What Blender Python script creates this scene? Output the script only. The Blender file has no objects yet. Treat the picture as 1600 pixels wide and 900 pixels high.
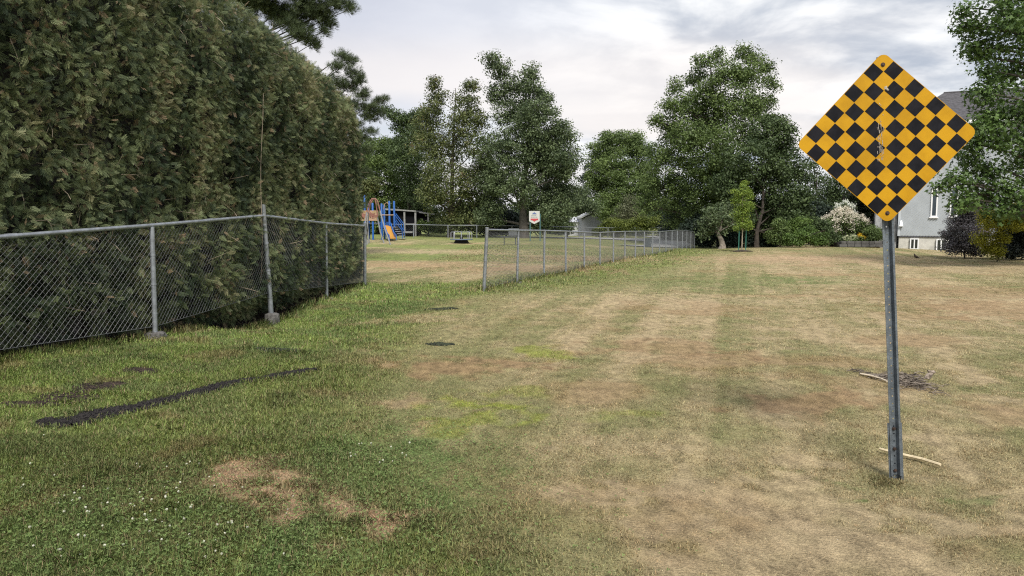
import bpy, math, random
import numpy as np
rng = np.random.default_rng(7); random.seed(7)
col = bpy.context.scene.collection
sc = bpy.context.scene

# ------------------------------------------------------------------ camera
FPX = 1150.0; TH = math.atan(105/FPX)
cam = bpy.data.cameras.new('camera'); camo = bpy.data.objects.new('camera', cam); col.objects.link(camo)
cam.sensor_width = 36; cam.lens = FPX/1600*36; cam.clip_end = 3000; cam.clip_start = .05
camo.location = (0, 0, 1.6); camo.rotation_euler = (math.pi/2-TH, 0, 0); sc.camera = camo

# ------------------------------------------------------------------ world, sun, exposure
SUN_EL, SUN_AZ = 48, 176      # azimuth clockwise from +Y: behind the camera, a little right
world = bpy.data.worlds.new('World'); sc.world = world; world.use_nodes = True
wt = world.node_tree; wn = wt.nodes; wl = wt.links
for n in list(wn): wn.remove(n)
def N(nodes, t, **kw):
    n = nodes.new(t)
    for k, v in kw.items(): setattr(n, k, v)
    return n
def ramp(nodes, stops, interp='EASE'):
    r = nodes.new('ShaderNodeValToRGB'); r.color_ramp.interpolation = interp
    e = r.color_ramp.elements
    while len(e) < len(stops): e.new(.5)
    for i, (p, c) in enumerate(stops):
        e[i].position = p; e[i].color = (c, c, c, 1) if isinstance(c, (int, float)) else (*c, 1)
    return r
def wmath(op, a, b=None, c=None):
    n = wn.new('ShaderNodeMath'); n.operation = op
    for i, v in enumerate((a, b, c)):
        if v is None: continue
        if isinstance(v, (int, float)): n.inputs[i].default_value = v
        else: wl.new(v, n.inputs[i])
    return n.outputs[0]
def wmix(f, a, b):
    n = wn.new('ShaderNodeMix'); n.data_type = 'RGBA'
    for i, v in ((0, f), (6, a), (7, b)):
        if isinstance(v, (int, float)): n.inputs[i].default_value = v
        elif isinstance(v, tuple): n.inputs[i].default_value = (*v, 1)
        else: wl.new(v, n.inputs[i])
    return n.outputs[2]
tc = wn.new('ShaderNodeTexCoord'); sp = wn.new('ShaderNodeSeparateXYZ'); wl.new(tc.outputs['Generated'], sp.inputs[0])
zz = wmath('MAXIMUM', sp.outputs[2], 0.0); zd = wmath('ADD', zz, .16)
u = wmath('DIVIDE', sp.outputs[0], zd); v = wmath('DIVIDE', sp.outputs[1], zd)
cb = wn.new('ShaderNodeCombineXYZ'); wl.new(u, cb.inputs[0]); wl.new(v, cb.inputs[1])
def wnoise(scale, det, rough, off, dist=0.0, sx=1, sy=1):
    m = wn.new('ShaderNodeMapping'); m.inputs['Location'].default_value = off; m.inputs['Scale'].default_value = (sx, sy, 1)
    wl.new(cb.outputs[0], m.inputs[0])
    n = wn.new('ShaderNodeTexNoise'); n.inputs['Scale'].default_value = scale; n.inputs['Detail'].default_value = det
    n.inputs['Roughness'].default_value = rough; n.inputs['Distortion'].default_value = dist; wl.new(m.outputs[0], n.inputs[0])
    return n.outputs[0]
sky = wn.new('ShaderNodeTexSky'); sky.sky_type = 'NISHITA'; sky.sun_disc = False
sky.sun_elevation = math.radians(SUN_EL); sky.sun_rotation = math.radians(SUN_AZ); sky.air_density = 1.2; sky.dust_density = 2
BG = .1
big = ramp(wn, [(.40, 0), (.60, 1)]); wl.new(wnoise(.42, 4, .5, (3.1, 1.7, 0), .3), big.inputs[0])
med = ramp(wn, [(.36, 0), (.64, 1)]); wl.new(wnoise(2.3, 7, .55, (1.2, 5.1, 0), .25), med.inputs[0])
# cloud colours (divided by BG because Background strength is BG)
W = lambda r, g, b: (r*.80/BG, g*.80/BG, b*.80/BG)
c1 = wmix(med.outputs[0], W(.47, .525, .62), W(1.0, 1.01, 1.02))     # grey to white cloud
ws = ramp(wn, [(.34, 0), (.56, 1)]); flat = wmix(wmath('ADD', wmath('MULTIPLY', big.outputs[0], .35), wmath('MULTIPLY', ws.outputs[0], .6)), W(.60, .63, .73), W(.93, .95, 1.0))   # smooth lavender overcast
# smoother veil to the left (west) of the view, broken cloud to the right
side = wmath('DIVIDE', sp.outputs[0], wmath('MAXIMUM', wmath('ABSOLUTE', sp.outputs[1]), .25))
sr = ramp(wn, [(.45, .12), (.63, 1)]); wl.new(wmath('ADD', wmath('MULTIPLY', side, .5), .5), sr.inputs[0])
wl.new(sr.inputs[0].links[0].from_socket, ws.inputs[0]); cl = wmix(sr.outputs[0], flat, c1)
# blue gaps where the Nishita sky shows through thin cloud
gap = ramp(wn, [(.48, 0), (.66, 1)]); wl.new(wnoise(.8, 3, .5, (7.3, 2.2, 0)), gap.inputs[0])
cl = wmix(wmath('MULTIPLY', gap.outputs[0], .5), cl, wmix(.55, sky.outputs[0], W(.6, .66, .74)))
# warm cream band low over the horizon
hb = ramp(wn, [(.02, .6), (.12, .9), (.19, .7), (.27, 0)]); wl.new(sp.outputs[2], hb.inputs[0])
hn = ramp(wn, [(.42, 0), (.60, .9)]); wl.new(wnoise(.6, 3, .5, (.4, 9.0, 0), 0, .6, 1.4), hn.inputs[0])
cl = wmix(wmath('MULTIPLY', hb.outputs[0], hn.outputs[0]), cl, W(.97, .915, .885))
bg = wn.new('ShaderNodeBackground'); bg.inputs[1].default_value = BG; wl.new(cl, bg.inputs[0])
wo = wn.new('ShaderNodeOutputWorld'); wl.new(bg.outputs[0], wo.inputs[0])
sl = bpy.data.lights.new('sun', 'SUN'); sl.energy = 3.2; sl.angle = math.radians(16); sl.color = (1, .95, .87)
so = bpy.data.objects.new('sun', sl); col.objects.link(so)
so.rotation_euler = (math.radians(90-SUN_EL), 0, math.radians(180-SUN_AZ)); so.location = (-20, -30, 40)
sc.view_settings.view_transform = 'Standard'; sc.view_settings.look = 'None'
sc.view_settings.exposure = 0.4; sc.view_settings.gamma = 1
sc.render.engine = 'CYCLES'; sc.cycles.max_bounces = 5; sc.cycles.diffuse_bounces = 2; sc.cycles.transparent_max_bounces = 4
sc.cycles.use_denoising = False; sc.cycles.pixel_filter_type = 'BLACKMAN_HARRIS'; sc.cycles.filter_width = 1.15

# ------------------------------------------------------------------ pixel -> world
FV = np.array([0, math.cos(TH), -math.sin(TH)]); UV = np.array([0, math.sin(TH), math.cos(TH)]); CV = np.array([0, 0, 1.6])
def P(px, py, Y):
    d = FV + UV*(-(py-450)/FPX) + np.array([1., 0, 0])*((px-800)/FPX)
    return CV + d*(Y/d[1])
# ------------------------------------------------------------------ terrain
_cp = []
for px, py, Y in [(1402,757,4.62),(0,560,7.5),(240,529,9.1),(420,507,12),(511,468,14.8),(570,445,17.5),(756,455,15.6),(850,433,19.3),(911,420,23),
                  (955,410,27),(1022,397,38),(1085,391,50),(1160,392,36),(1128,387,50),(1180,387,46),(1250,384,43),(1340,385,42),(1405,387,42),
                  (1475,394,41.6),(1540,402,32),(1600,409,28),(1700,420,24),(600,385,41),(620,373,47),(703,371,58),(820,371,56),(835,376,48),(800,383,42),
                  (625,366,64),(960,372,66),(900,372,60),(1010,386,48)]:
    _cp.append(P(px, py, Y))
for q in [(0,1,0),(0,3,0),(-3,4,.02),(3,3.5,0),(-6,3,.1),(5,6,0),(0,7,0),(3,9,0),(7,10,0),(4,14,0),(9,17,.02),(3,20,.02),(8,25,.05),(13,20,.05),(-20,10,.3),(-20,30,.3),
          (-15,70,.3),(0,-20,0),(20,-20,0),(-20,-20,0),(0,120,-1.2),(60,120,-1.2),(-60,120,-1.2),(40,40,.3),(60,60,.2),(-60,60,.2),(0,300,-2),(200,200,-2),(-200,200,-2),(30,5,0),(-60,0,.2),(-5.5,15,.15)]:
    _cp.append(np.array(q, float))
_cp = np.array(_cp); _cd = np.maximum(np.hypot(_cp[:, 0], _cp[:, 1]), 3)
def H(x, y):
    x = np.asarray(x, float); y = np.asarray(y, float); num = np.zeros(x.shape); den = np.zeros(x.shape)
    for p, d in zip(_cp, _cd):
        w = 1/(((x-p[0])**2+(y-p[1])**2)/d**2 + .006)**2
        num += w*p[2]; den += w
    return num/den
def h1(x, y): return float(H(np.array([x]), np.array([y]))[0])
def G(px, py, lift=0.0):           # the ground point seen at a pixel of the layout plan
    d = FV + UV*(-(py-450)/FPX) + np.array([1., 0, 0])*((px-800)/FPX)
    t = 1.5
    for _ in range(900):
        q = CV + d*t
        if q[2] <= h1(q[0], q[1]): break
        t *= 1.006
    return np.array([q[0], q[1], h1(q[0], q[1])+lift])
def _hash(i, j, s):
    n = (i*374761393 + j*668265263 + s*974711) & 0xffffffff
    n = ((n ^ (n >> 13))*1274126177) & 0xffffffff
    return ((n ^ (n >> 16)) & 0xffff)/65535.0
def vnoise(x, y, sc_, seed=0):
    x = np.asarray(x)*sc_; y = np.asarray(y)*sc_
    i = np.floor(x).astype(np.int64); j = np.floor(y).astype(np.int64); fx = x-i; fy = y-j
    fx = fx*fx*(3-2*fx); fy = fy*fy*(3-2*fy)
    a = _hash(i, j, seed); b = _hash(i+1, j, seed); c = _hash(i, j+1, seed); d = _hash(i+1, j+1, seed)
    return a+(b-a)*fx+(c-a)*fy+(a-b-c+d)*fx*fy
def fbm(x, y, s, octs=4, seed=0):
    t = 0; a = 1; w = 0
    for k in range(octs): t = t+a*vnoise(x+k*3.7, y-k*5.1, s*2**k, seed+k*17); w += a; a *= .55
    return t/w
def sm(a, b, x): t = np.clip((x-a)/(b-a), 0, 1); return t*t*(3-2*t)

# ------------------------------------------------------------------ materials
MATS = {}
def mat(name, color, rough=.6, metal=0, var=0.0, vscale=8, bump=0.0, bscale=40, c2=None, spec=.5):
    if name in MATS: return MATS[name]
    m = bpy.data.materials.new(name); m.use_nodes = True; nt = m.node_tree; b = nt.nodes['Principled BSDF']
    b.inputs['Roughness'].default_value = rough; b.inputs['Metallic'].default_value = metal; b.inputs['Base Color'].default_value = (*color, 1)
    b.inputs['Specular IOR Level'].default_value = spec
    t = nt.nodes.new('ShaderNodeTexCoord')
    if var or c2:
        n = nt.nodes.new('ShaderNodeTexNoise'); n.inputs['Scale'].default_value = vscale; n.inputs['Detail'].default_value = 5; n.inputs['Roughness'].default_value = .65
        nt.links.new(t.outputs['Object'], n.inputs[0])
        ca = tuple(max(0, k*(1-var)) for k in color); cbb = c2 if c2 else tuple(min(1, k*(1+var)) for k in color)
        r = ramp(nt.nodes, [(.35, ca), (.65, cbb)]); nt.links.new(n.outputs[0], r.inputs[0]); nt.links.new(r.outputs[0], b.inputs['Base Color'])
    if bump:
        n = nt.nodes.new('ShaderNodeTexNoise'); n.inputs['Scale'].default_value = bscale; n.inputs['Detail'].default_value = 4
        nt.links.new(t.outputs['Object'], n.inputs[0]); bp = nt.nodes.new('ShaderNodeBump'); bp.inputs['Strength'].default_value = bump; bp.inputs['Distance'].default_value = .02
        nt.links.new(n.outputs[0], bp.inputs['Height']); nt.links.new(bp.outputs[0], b.inputs['Normal'])
    MATS[name] = m; return m
def leafmat(name, a, b_, trans=.25, rough=.55, c=None):
    """foliage: colour varies from clump to clump and leaf to leaf through the mesh attribute 'rnd'"""
    m = bpy.data.materials.new(name); m.use_nodes = True; nt = m.node_tree; p = nt.nodes['Principled BSDF']; o = nt.nodes['Material Output']
    at = nt.nodes.new('ShaderNodeAttribute'); at.attribute_name = 'rnd'
    stops = [(.1, a), (.75, b_)] if c is None else [(.1, a), (.7, b_), (.97, c)]
    r = ramp(nt.nodes, stops, 'LINEAR'); nt.links.new(at.outputs['Fac'], r.inputs[0]); nt.links.new(r.outputs[0], p.inputs['Base Color'])
    p.inputs['Roughness'].default_value = rough; p.inputs['Specular IOR Level'].default_value = .35
    tr = nt.nodes.new('ShaderNodeBsdfTranslucent'); nt.links.new(r.outputs[0], tr.inputs[0])
    mx = nt.nodes.new('ShaderNodeMixShader'); mx.inputs[0].default_value = trans
    nt.links.new(p.outputs[0], mx.inputs[1]); nt.links.new(tr.outputs[0], mx.inputs[2]); nt.links.new(mx.outputs[0], o.inputs[0])
    return m

# ------------------------------------------------------------------ mesh helpers
def np_mesh(name, verts, faces, material, attr=None, colattr=None, smooth=False):
    """faces: (n,k) int array; attr: per-vertex float 'rnd'; colattr: per-vertex rgb 'Col'"""
    me = bpy.data.meshes.new(name); verts = np.ascontiguousarray(verts, dtype=np.float32); faces = np.asarray(faces)
    k = faces.shape[1]; nf = len(faces)
    me.vertices.add(len(verts)); me.vertices.foreach_set('co', verts.ravel())
    me.loops.add(nf*k); me.loops.foreach_set('vertex_index', faces.astype(np.int32).ravel())
    me.polygons.add(nf); me.polygons.foreach_set('loop_start', np.arange(0, nf*k, k, dtype=np.int32))
    if smooth: me.polygons.foreach_set('use_smooth', np.ones(nf, dtype=bool))
    me.update(calc_edges=True)
    if attr is not None: me.attributes.new('rnd', 'FLOAT', 'POINT').data.foreach_set('value', np.ascontiguousarray(attr, dtype=np.float32))
    if colattr is not None:
        c = np.ones((len(verts), 4), np.float32); c[:, :3] = colattr
        me.attributes.new('Col', 'FLOAT_COLOR', 'POINT').data.foreach_set('color', c.ravel())
    me.materials.append(material)
    return me
def link(name, me, parent=None):
    o = bpy.data.objects.new(name, me); col.objects.link(o)
    if parent is not None: o.parent = parent
    return o
def tag(o, label=None, cat=None, group=None, kind=None):
    if label: o['label'] = label
    if cat: o['category'] = cat
    if group: o['group'] = group
    if kind: o['kind'] = kind
    return o
def empty(name, loc, label, cat, group=None, rz=0):
    o = bpy.data.objects.new(name, None); col.objects.link(o); o.location = tuple(float(c) for c in loc); o.rotation_euler = (0, 0, rz); o.empty_display_size = .2
    bpy.context.view_layer.update() if False else None
    return tag(o, label, cat, group)
class MB:
    def __init__(s): s.v = []; s.f = []
    def add(s, vs, fs):
        n = len(s.v); s.v += [tuple(map(float, q)) for q in vs]; s.f += [tuple(n+i for i in f) for f in fs]; return s
    def box(s, c, size, M=None):
        x, y, z = (k/2 for k in size); pts = [np.array((a*x, b*y, d*z)) for a in (-1, 1) for b in (-1, 1) for d in (-1, 1)]
        if M is not None: pts = [M@p for p in pts]
        pts = [p+np.array(c) for p in pts]
        return s.add(pts, [(0, 1, 3, 2), (4, 6, 7, 5), (0, 4, 5, 1), (2, 3, 7, 6), (0, 2, 6, 4), (1, 5, 7, 3)])
    def tube(s, pts, r, n=8, cap=True):
        pts = [np.array(p, float) for p in pts]; rr = r if hasattr(r, '__len__') else [r]*len(pts); b = len(s.v); up = None
        for i, p in enumerate(pts):
            t = pts[min(i+1, len(pts)-1)]-pts[max(i-1, 0)]; t /= np.linalg.norm(t)+1e-9
            if up is None: up = np.array((0, 0, 1.)) if abs(t[2]) < .9 else np.array((1., 0, 0))
            a = np.cross(t, up); a /= np.linalg.norm(a)+1e-9; c = np.cross(a, t); up = c
            for k in range(n):
                an = 2*math.pi*k/n; s.v.append(tuple(p+(a*math.cos(an)+c*math.sin(an))*rr[i]))
        for i in range(len(pts)-1):
            for k in range(n):
                q = b+i*n; s.f.append((q+k, q+(k+1) % n, q+n+(k+1) % n, q+n+k))
        if cap:
            s.f.append(tuple(b+k for k in range(n))[::-1]); q = b+(len(pts)-1)*n; s.f.append(tuple(q+k for k in range(n)))
        return s
    def quad(s, a, b, c, d): return s.add([a, b, c, d], [(0, 1, 2, 3)])
    def prism(s, poly, t0, t1, f):  # poly 2D, extruded between f(u,v,t0) and f(u,v,t1)
        n = len(poly); return s.add([f(u_, v_, t0) for u_, v_ in poly]+[f(u_, v_, t1) for u_, v_ in poly],
                     [tuple(range(n))[::-1], tuple(range(n, 2*n))]+[(i, (i+1) % n, n+(i+1) % n, n+i) for i in range(n)])
    def build(s, name, material, parent=None, local=None, smooth=False, bevel=0):
        """vertices are world coordinates; local = world origin of the parent"""
        me = bpy.data.meshes.new(name); o0 = np.array(local if local is not None else (0, 0, 0), float)
        v = np.array(s.v)-o0 if len(s.v) else s.v
        me.from_pydata([tuple(q) for q in v], [], s.f); me.update(); me.materials.append(material)
        if smooth:
            for p in me.polygons: p.use_smooth = True
            me.set_sharp_from_angle(angle=math.radians(40))
        o = link(name, me, parent)
        if bevel:
            b = o.modifiers.new('bevel', 'BEVEL'); b.width = bevel; b.segments = 2; b.limit_method = 'ANGLE'
        return o
def frames(n, t):     # n: (m,3) normals, t: (m,3) hints -> rotation matrices with columns x=t', y, z=n
    n = n/np.linalg.norm(n, axis=1, keepdims=True); y = np.cross(n, t); y /= np.linalg.norm(y, axis=1, keepdims=True)+1e-9
    x = np.cross(y, n); return np.stack([x, y, n], axis=2)
def scatter(pv, pf, pos, R, s):
    pv = np.asarray(pv, float); pf = np.asarray(pf); m = len(pos); n = len(pv)
    s = np.asarray(s, float); s = s[:, None] if s.ndim == 1 else s
    V = np.einsum('mij,mnj->mni', R, pv[None]*s[:, None, :] if s.shape[1] == 3 else pv[None]*s[:, None, :])+pos[:, None, :]
    Fc = pf[None]+(np.arange(m)*n)[:, None, None]
    return V.reshape(-1, 3), Fc.reshape(-1, pf.shape[1])
def rdir(m, r=None):
    r = r or rng; d = r.normal(size=(m, 3)); return d/np.linalg.norm(d, axis=1, keepdims=True)
LEAF_V = [(-.5, 0, 0), (.02, -.36, .08), (.5, 0, -.04), (-.02, .36, .08)]; LEAF_F = [(0, 1, 2, 3)]

# ------------------------------------------------------------------ ground colours (the turf's own colour: species, drought, bare soil)
HEDGE = [(-6.25, 3.2), (-5.30, 7.2), (-4.66, 9.1), (-4.12, 12.0), (-3.86, 14.8), (-3.68, 17.6)]     # line of the hedge's clipped face
FENCE_L = [P(-190, 575, 5.2), P(0, 560, 7.5), P(241, 529, 9.1), P(422, 507, 12), P(511, 469, 14.8), P(570, 446, 17.5)]
def seg_signed(x, y, poly):   # signed distance to a polyline that runs away from the camera: positive on its right
    best = np.full(np.shape(x), 1e9); sg = np.zeros(np.shape(x))
    for (ax, ay), (bx, by) in zip(poly[:-1], poly[1:]):
        dx, dy = bx-ax, by-ay; L = dx*dx+dy*dy; t = np.clip(((x-ax)*dx+(y-ay)*dy)/L, 0, 1)
        d = np.hypot(x-(ax+t*dx), y-(ay+t*dy)); c = (x-ax)*dy-(y-ay)*dx; u_ = d < best
        best = np.where(u_, d, best); sg = np.where(u_, np.where(c > 0, 1, -1), sg)
    return best*sg
GREEN_EDGE = [(-.9, -2), (-.15, 3.0), (-.55, 4.2), (-1.2, 5.4), (-1.35, 7.2), (-1.6, 10.5), (-1.5, 14), (1.6, 17), (4.0, 22), (7.8, 31), (10.6, 38), (15, 52), (21, 70)]
FENCE_M = [(P(756, 455, 15.6)[0], 15.6), (P(1085, 391, 50)[0], 50)]
_patch = []
def patch(px, py, rx, ry, c, s): q = G(px, py); _patch.append((q[0], q[1], rx, ry, c, s))
PINK = (.52, .355, .23); ORNG = (.38, .25, .14); YEL = (.31, .34, .075); DGR = (.155, .22, .072); STRAW = (.50, .39, .24)
for a in [(375, 745, .36, .25, PINK, .9), (480, 748, .30, .20, PINK, .9), (455, 790, .26, .27, PINK, 1), (545, 792, .25, .20, PINK, .9), (500, 838, .18, .13, PINK, 1),
          (40, 775, .22, .13, ORNG, .45), (750, 640, .30, .22, YEL, 1), (700, 662, .25, .16, YEL, .7), (870, 552, .42, .35, YEL, .8), (800, 618, .3, .2, YEL, .5),
          (990, 655, .3, .2, YEL, .45), (600, 720, .5, .55, DGR, .6), (560, 690, .5, .4, DGR, .5), (160, 830, .9, .5, DGR, .6), (410, 845, .5, .3, DGR, .8), (690, 760, .35, .3, DGR, .45),
          (730, 575, .75, .5, ORNG, .75), (620, 640, .3, .35, PINK, .55), (1050, 545, .9, .8, ORNG, .6), (1290, 640, .55, .4, ORNG, .75), (1300, 600, .5, .5, ORNG, .4), (1500, 480, 2.0, 1.3, ORNG, .6),
          (1560, 640, .5, .5, ORNG, .5), (1470, 455, 2.5, 1.5, ORNG, .5), (900, 780, .3, .25, PINK, .35), (1120, 440, 2.4, 2.0, DGR, .35), (1350, 480, .8, 1.0, DGR, .3), (1270, 437, 1.2, 1.2, DGR, .45),
          (1250, 405, 5, 3.2, PINK, .6), (1500, 420, 5, 2.2, STRAW, .6), (1060, 470, 1.4, 1.2, STRAW, .5), (1100, 790, .7, .3, STRAW, .6), (1250, 860, .8, .3, STRAW, .6), (960, 700, .4, .3, STRAW, .5),
          (640, 415, 3, 2.2, (.42, .30, .17), .8), (900, 405, 3, 2.6, (.38, .27, .17), .7), (830, 420, 2.5, 2.0, (.40, .28, .17), .7), (650, 393, 5, 1.8, STRAW, .8),
          (520, 520, .6, .5, DGR, .6), (600, 480, 1.0, 1.2, DGR, .7), (450, 550, .5, .4, DGR, .3), (640, 500, .9, .5, STRAW, .6), (560, 560, .4, .4, STRAW, .25),
          (1300, 782, .12, .05, DGR, .9), (1500, 768, .2, .05, DGR, .6), (1270, 745, .15, .05, DGR, .5), (1440, 690, .2, .1, STRAW, .5), (1560, 610, .3, .25, DGR, .4)]:
    patch(*a)
def turf(x, y):
    x = np.asarray(x, float); y = np.asarray(y, float)
    wx = x+(fbm(x, y, 1.3, 4, 5)-.5)*.9+(fbm(x, y, 5, 3, 25)-.5)*.25; wy = y+(fbm(x, y, 1.3, 4, 9)-.5)*.9+(fbm(x, y, 5, 3, 29)-.5)*.25
    # dry lawn: straw and dull olive mottled, with faint mowing lines that run away from the camera
    n1 = fbm(x, y*.6, .6, 5, 1); n2 = fbm(x, y, 2.6, 4, 2); n3 = fbm(x*.22+y*.02, y, 6.0, 3, 3)
    mow = fbm((x-.30*y)*2.4, (y+.30*x)*.07, 1.0, 3, 44)
    c = np.empty(x.shape+(3,)); straw = np.array((.50, .395, .235)); olive = np.array((.26, .255, .115)); brown = np.array((.40, .27, .15))
    w = sm(.36, .66, (.30*n1+.26*n2+.10*n3+.40*mow))[..., None]
    c = straw*(1-w)+olive*w
    w = (sm(.56, .72, fbm(x+9, y-4, .7, 4, 7))*.55)[..., None]; c = c*(1-w)+brown*w
    # green lawn on the shady left and along the middle fence
    e = seg_signed(wx, wy, GREEN_EDGE); soft = .3+.03*y
    g = sm(soft, -soft, e+(n1-.5)*1.4*soft)
    inpark = (y > 17.5) & (seg_signed(x, y, [(-3.5, 17.5), (FENCE_M[0][0], 15.6), FENCE_M[1]]) < 0)
    pk = np.where(y > 17.2, sm(.0, 1.2, -seg_signed(x, y, [(-4, 17.4), (-.6, 17.3), FENCE_M[1], (30, 98)])), 0)
    pg = sm(.45, .62, fbm(x*.35, y, .22, 4, 11)); pg = np.maximum(pg, sm(42, 50, y)); pg = pg*.8
    g = g*(1-pk)+pg*pk
    grn = np.array((.23, .295, .082)); grn2 = np.array((.18, .23, .078)); dk = sm(.4, .65, n2)[..., None]
    gc = grn*(1-dk)+grn2*dk
    hd = seg_signed(x, y, HEDGE)
    ol = sm(1.2, 4.0, hd)[..., None]*.45; gc = gc*(1-ol)+np.array((.22, .22, .09))*ol
    g2 = (sm(.5+.05*y, -.5-.05*y, e-.75-.02*y+(n2-.5)*2.2)*.62*(1-pk))[..., None]; c = c*(1-g2)+np.array((.235, .25, .10))*g2
    c = c*(1-g[..., None])+gc*g[..., None]
    dr = (sm(.60, .70, fbm(x-3, y+8, 1.9, 4, 13))*.55*g)[..., None]; c = c*(1-dr)+np.array((.28, .22, .11))*dr
    pn_ = fbm(x, y, 4.5, 4, 64)
    for (px_, py_, rx, ry, cc, s) in _patch:
        d = np.sqrt(((wx-px_)/rx)**2+((wy-py_)/ry)**2); k = (s*sm(1.35, .45, d+(pn_-.5)*2.6))[..., None]; c = c*(1-k)+np.array(cc)*k
    # bare soil under the hedge
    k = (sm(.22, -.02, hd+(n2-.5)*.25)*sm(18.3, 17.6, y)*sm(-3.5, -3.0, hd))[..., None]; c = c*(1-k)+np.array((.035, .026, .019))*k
    return c, g
MULCH = [G(*q) for q in [(65, 662), (110, 664), (150, 648), (210, 638), (270, 624), (330, 606), (390, 594), (440, 584), (492, 577)]]
MULCH_W = [.05, .08, .11, .09, .08, .09, .09, .08, .05]
SOIL = [(G(105, 620), .26, .17), (G(150, 604), .20, .14), (G(220, 580), .17, .09), (G(50, 630), .26, .08), (G(180, 600), .12, .07)]
def mulch_d(x, y):
    b = np.full(np.shape(x), 9.)
    for (a, c_, wa, wb) in zip(MULCH[:-1], MULCH[1:], MULCH_W[:-1], MULCH_W[1:]):
        dx, dy = c_[0]-a[0], c_[1]-a[1]; t = np.clip(((x-a[0])*dx+(y-a[1])*dy)/(dx*dx+dy*dy), 0, 1)
        b = np.minimum(b, np.hypot(x-(a[0]+t*dx), y-(a[1]+t*dy))/(wa+(wb-wa)*t))
    return b*(.70+.6*fbm(x, y, 8, 3, 88))

# ------------------------------------------------------------------ ground sheet
def axis(parts):
    out = []
    for a, b, n in parts: out.append(np.linspace(a, b, n, endpoint=False))
    out.append([parts[-1][1]]); return np.concatenate(out)
gx = axis([(-900, -120, 14), (-120, -30, 40), (-30, -8, 90), (-8, 8, 330), (8, 40, 120), (40, 120, 30), (120, 900, 14)])
gy = axis([(-200, -10, 12), (-10, 2.6, 24), (2.6, 14, 260), (14, 30, 160), (30, 75, 160), (75, 150, 24), (150, 1500, 20)])
X, Y = np.meshgrid(gx, gy); Z = H(X, Y); near = sm(40, 20, Y)
Z = Z+(fbm(X, Y, .9, 3, 51)-.5)*.07*near+(fbm(X, Y, 4, 3, 52)-.5)*.03*near
def HZ(x, y):
    n_ = sm(40, 20, y); return H(x, y)+(fbm(x, y, .9, 3, 51)-.5)*.07*n_+(fbm(x, y, 4, 3, 52)-.5)*.03*n_
def hz1(x, y): return float(HZ(np.array([x]), np.array([y]))[0])
C_, _g = turf(X, Y); C_ = C_*.95; k = sm(1.25, .85, mulch_d(X, Y))[..., None]; C_ = C_*(1-k)+np.array((.02, .018, .018))*k
ny, nx = X.shape; idx = np.arange(ny*nx).reshape(ny, nx)
Fg = np.stack([idx[:-1, :-1], idx[:-1, 1:], idx[1:, 1:], idx[1:, :-1]], -1).reshape(-1, 4)
gm = bpy.data.materials.new('turf'); gm.use_nodes = True; nt = gm.node_tree; b = nt.nodes['Principled BSDF']; b.inputs['Roughness'].default_value = .95; b.inputs['Specular IOR Level'].default_value = .1
at = nt.nodes.new('ShaderNodeAttribute'); at.attribute_name = 'Col'; tcn = nt.nodes.new('ShaderNodeTexCoord')
def gn(scale, det, sx=1, sy=1):
    mp = nt.nodes.new('ShaderNodeMapping'); mp.inputs['Scale'].default_value = (sx, sy, 1); nt.links.new(tcn.outputs['Object'], mp.inputs[0])
    n = nt.nodes.new('ShaderNodeTexNoise'); n.inputs['Scale'].default_value = scale; n.inputs['Detail'].default_value = det; n.inputs['Roughness'].default_value = .7
    nt.links.new(mp.outputs[0], n.inputs[0]); return n.outputs[0]
n1 = gn(9, 6, 1, .6); n2 = gn(70, 5)
ad = nt.nodes.new('ShaderNodeMath'); ad.operation = 'ADD'; nt.links.new(n1, ad.inputs[0]); nt.links.new(n2, ad.inputs[1])
rp = ramp(nt.nodes, [(.38, .45), (.62, 1.5)], 'LINEAR'); hf = nt.nodes.new('ShaderNodeMath'); hf.operation = 'MULTIPLY'; hf.inputs[1].default_value = .5
nt.links.new(ad.outputs[0], hf.inputs[0]); nt.links.new(hf.outputs[0], rp.inputs[0])
ml = nt.nodes.new('ShaderNodeVectorMath'); ml.operation = 'MULTIPLY'; nt.links.new(at.outputs['Color'], ml.inputs[0]); nt.links.new(rp.outputs[0], ml.inputs[1])
nt.links.new(ml.outputs[0], b.inputs['Base Color'])
bp = nt.nodes.new('ShaderNodeBump'); bp.inputs['Strength'].default_value = .8; bp.inputs['Distance'].default_value = .05; nt.links.new(ad.outputs[0], bp.inputs['Height']); nt.links.new(bp.outputs[0], b.inputs['Normal'])
go = link('ground', np_mesh('ground', np.stack([X.ravel(), Y.ravel(), Z.ravel()], 1), Fg, gm, colattr=C_.reshape(-1, 3), smooth=True)); tag(go, 'dry mown lawn, green along the hedge and the fences', 'lawn', kind='structure')

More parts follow.
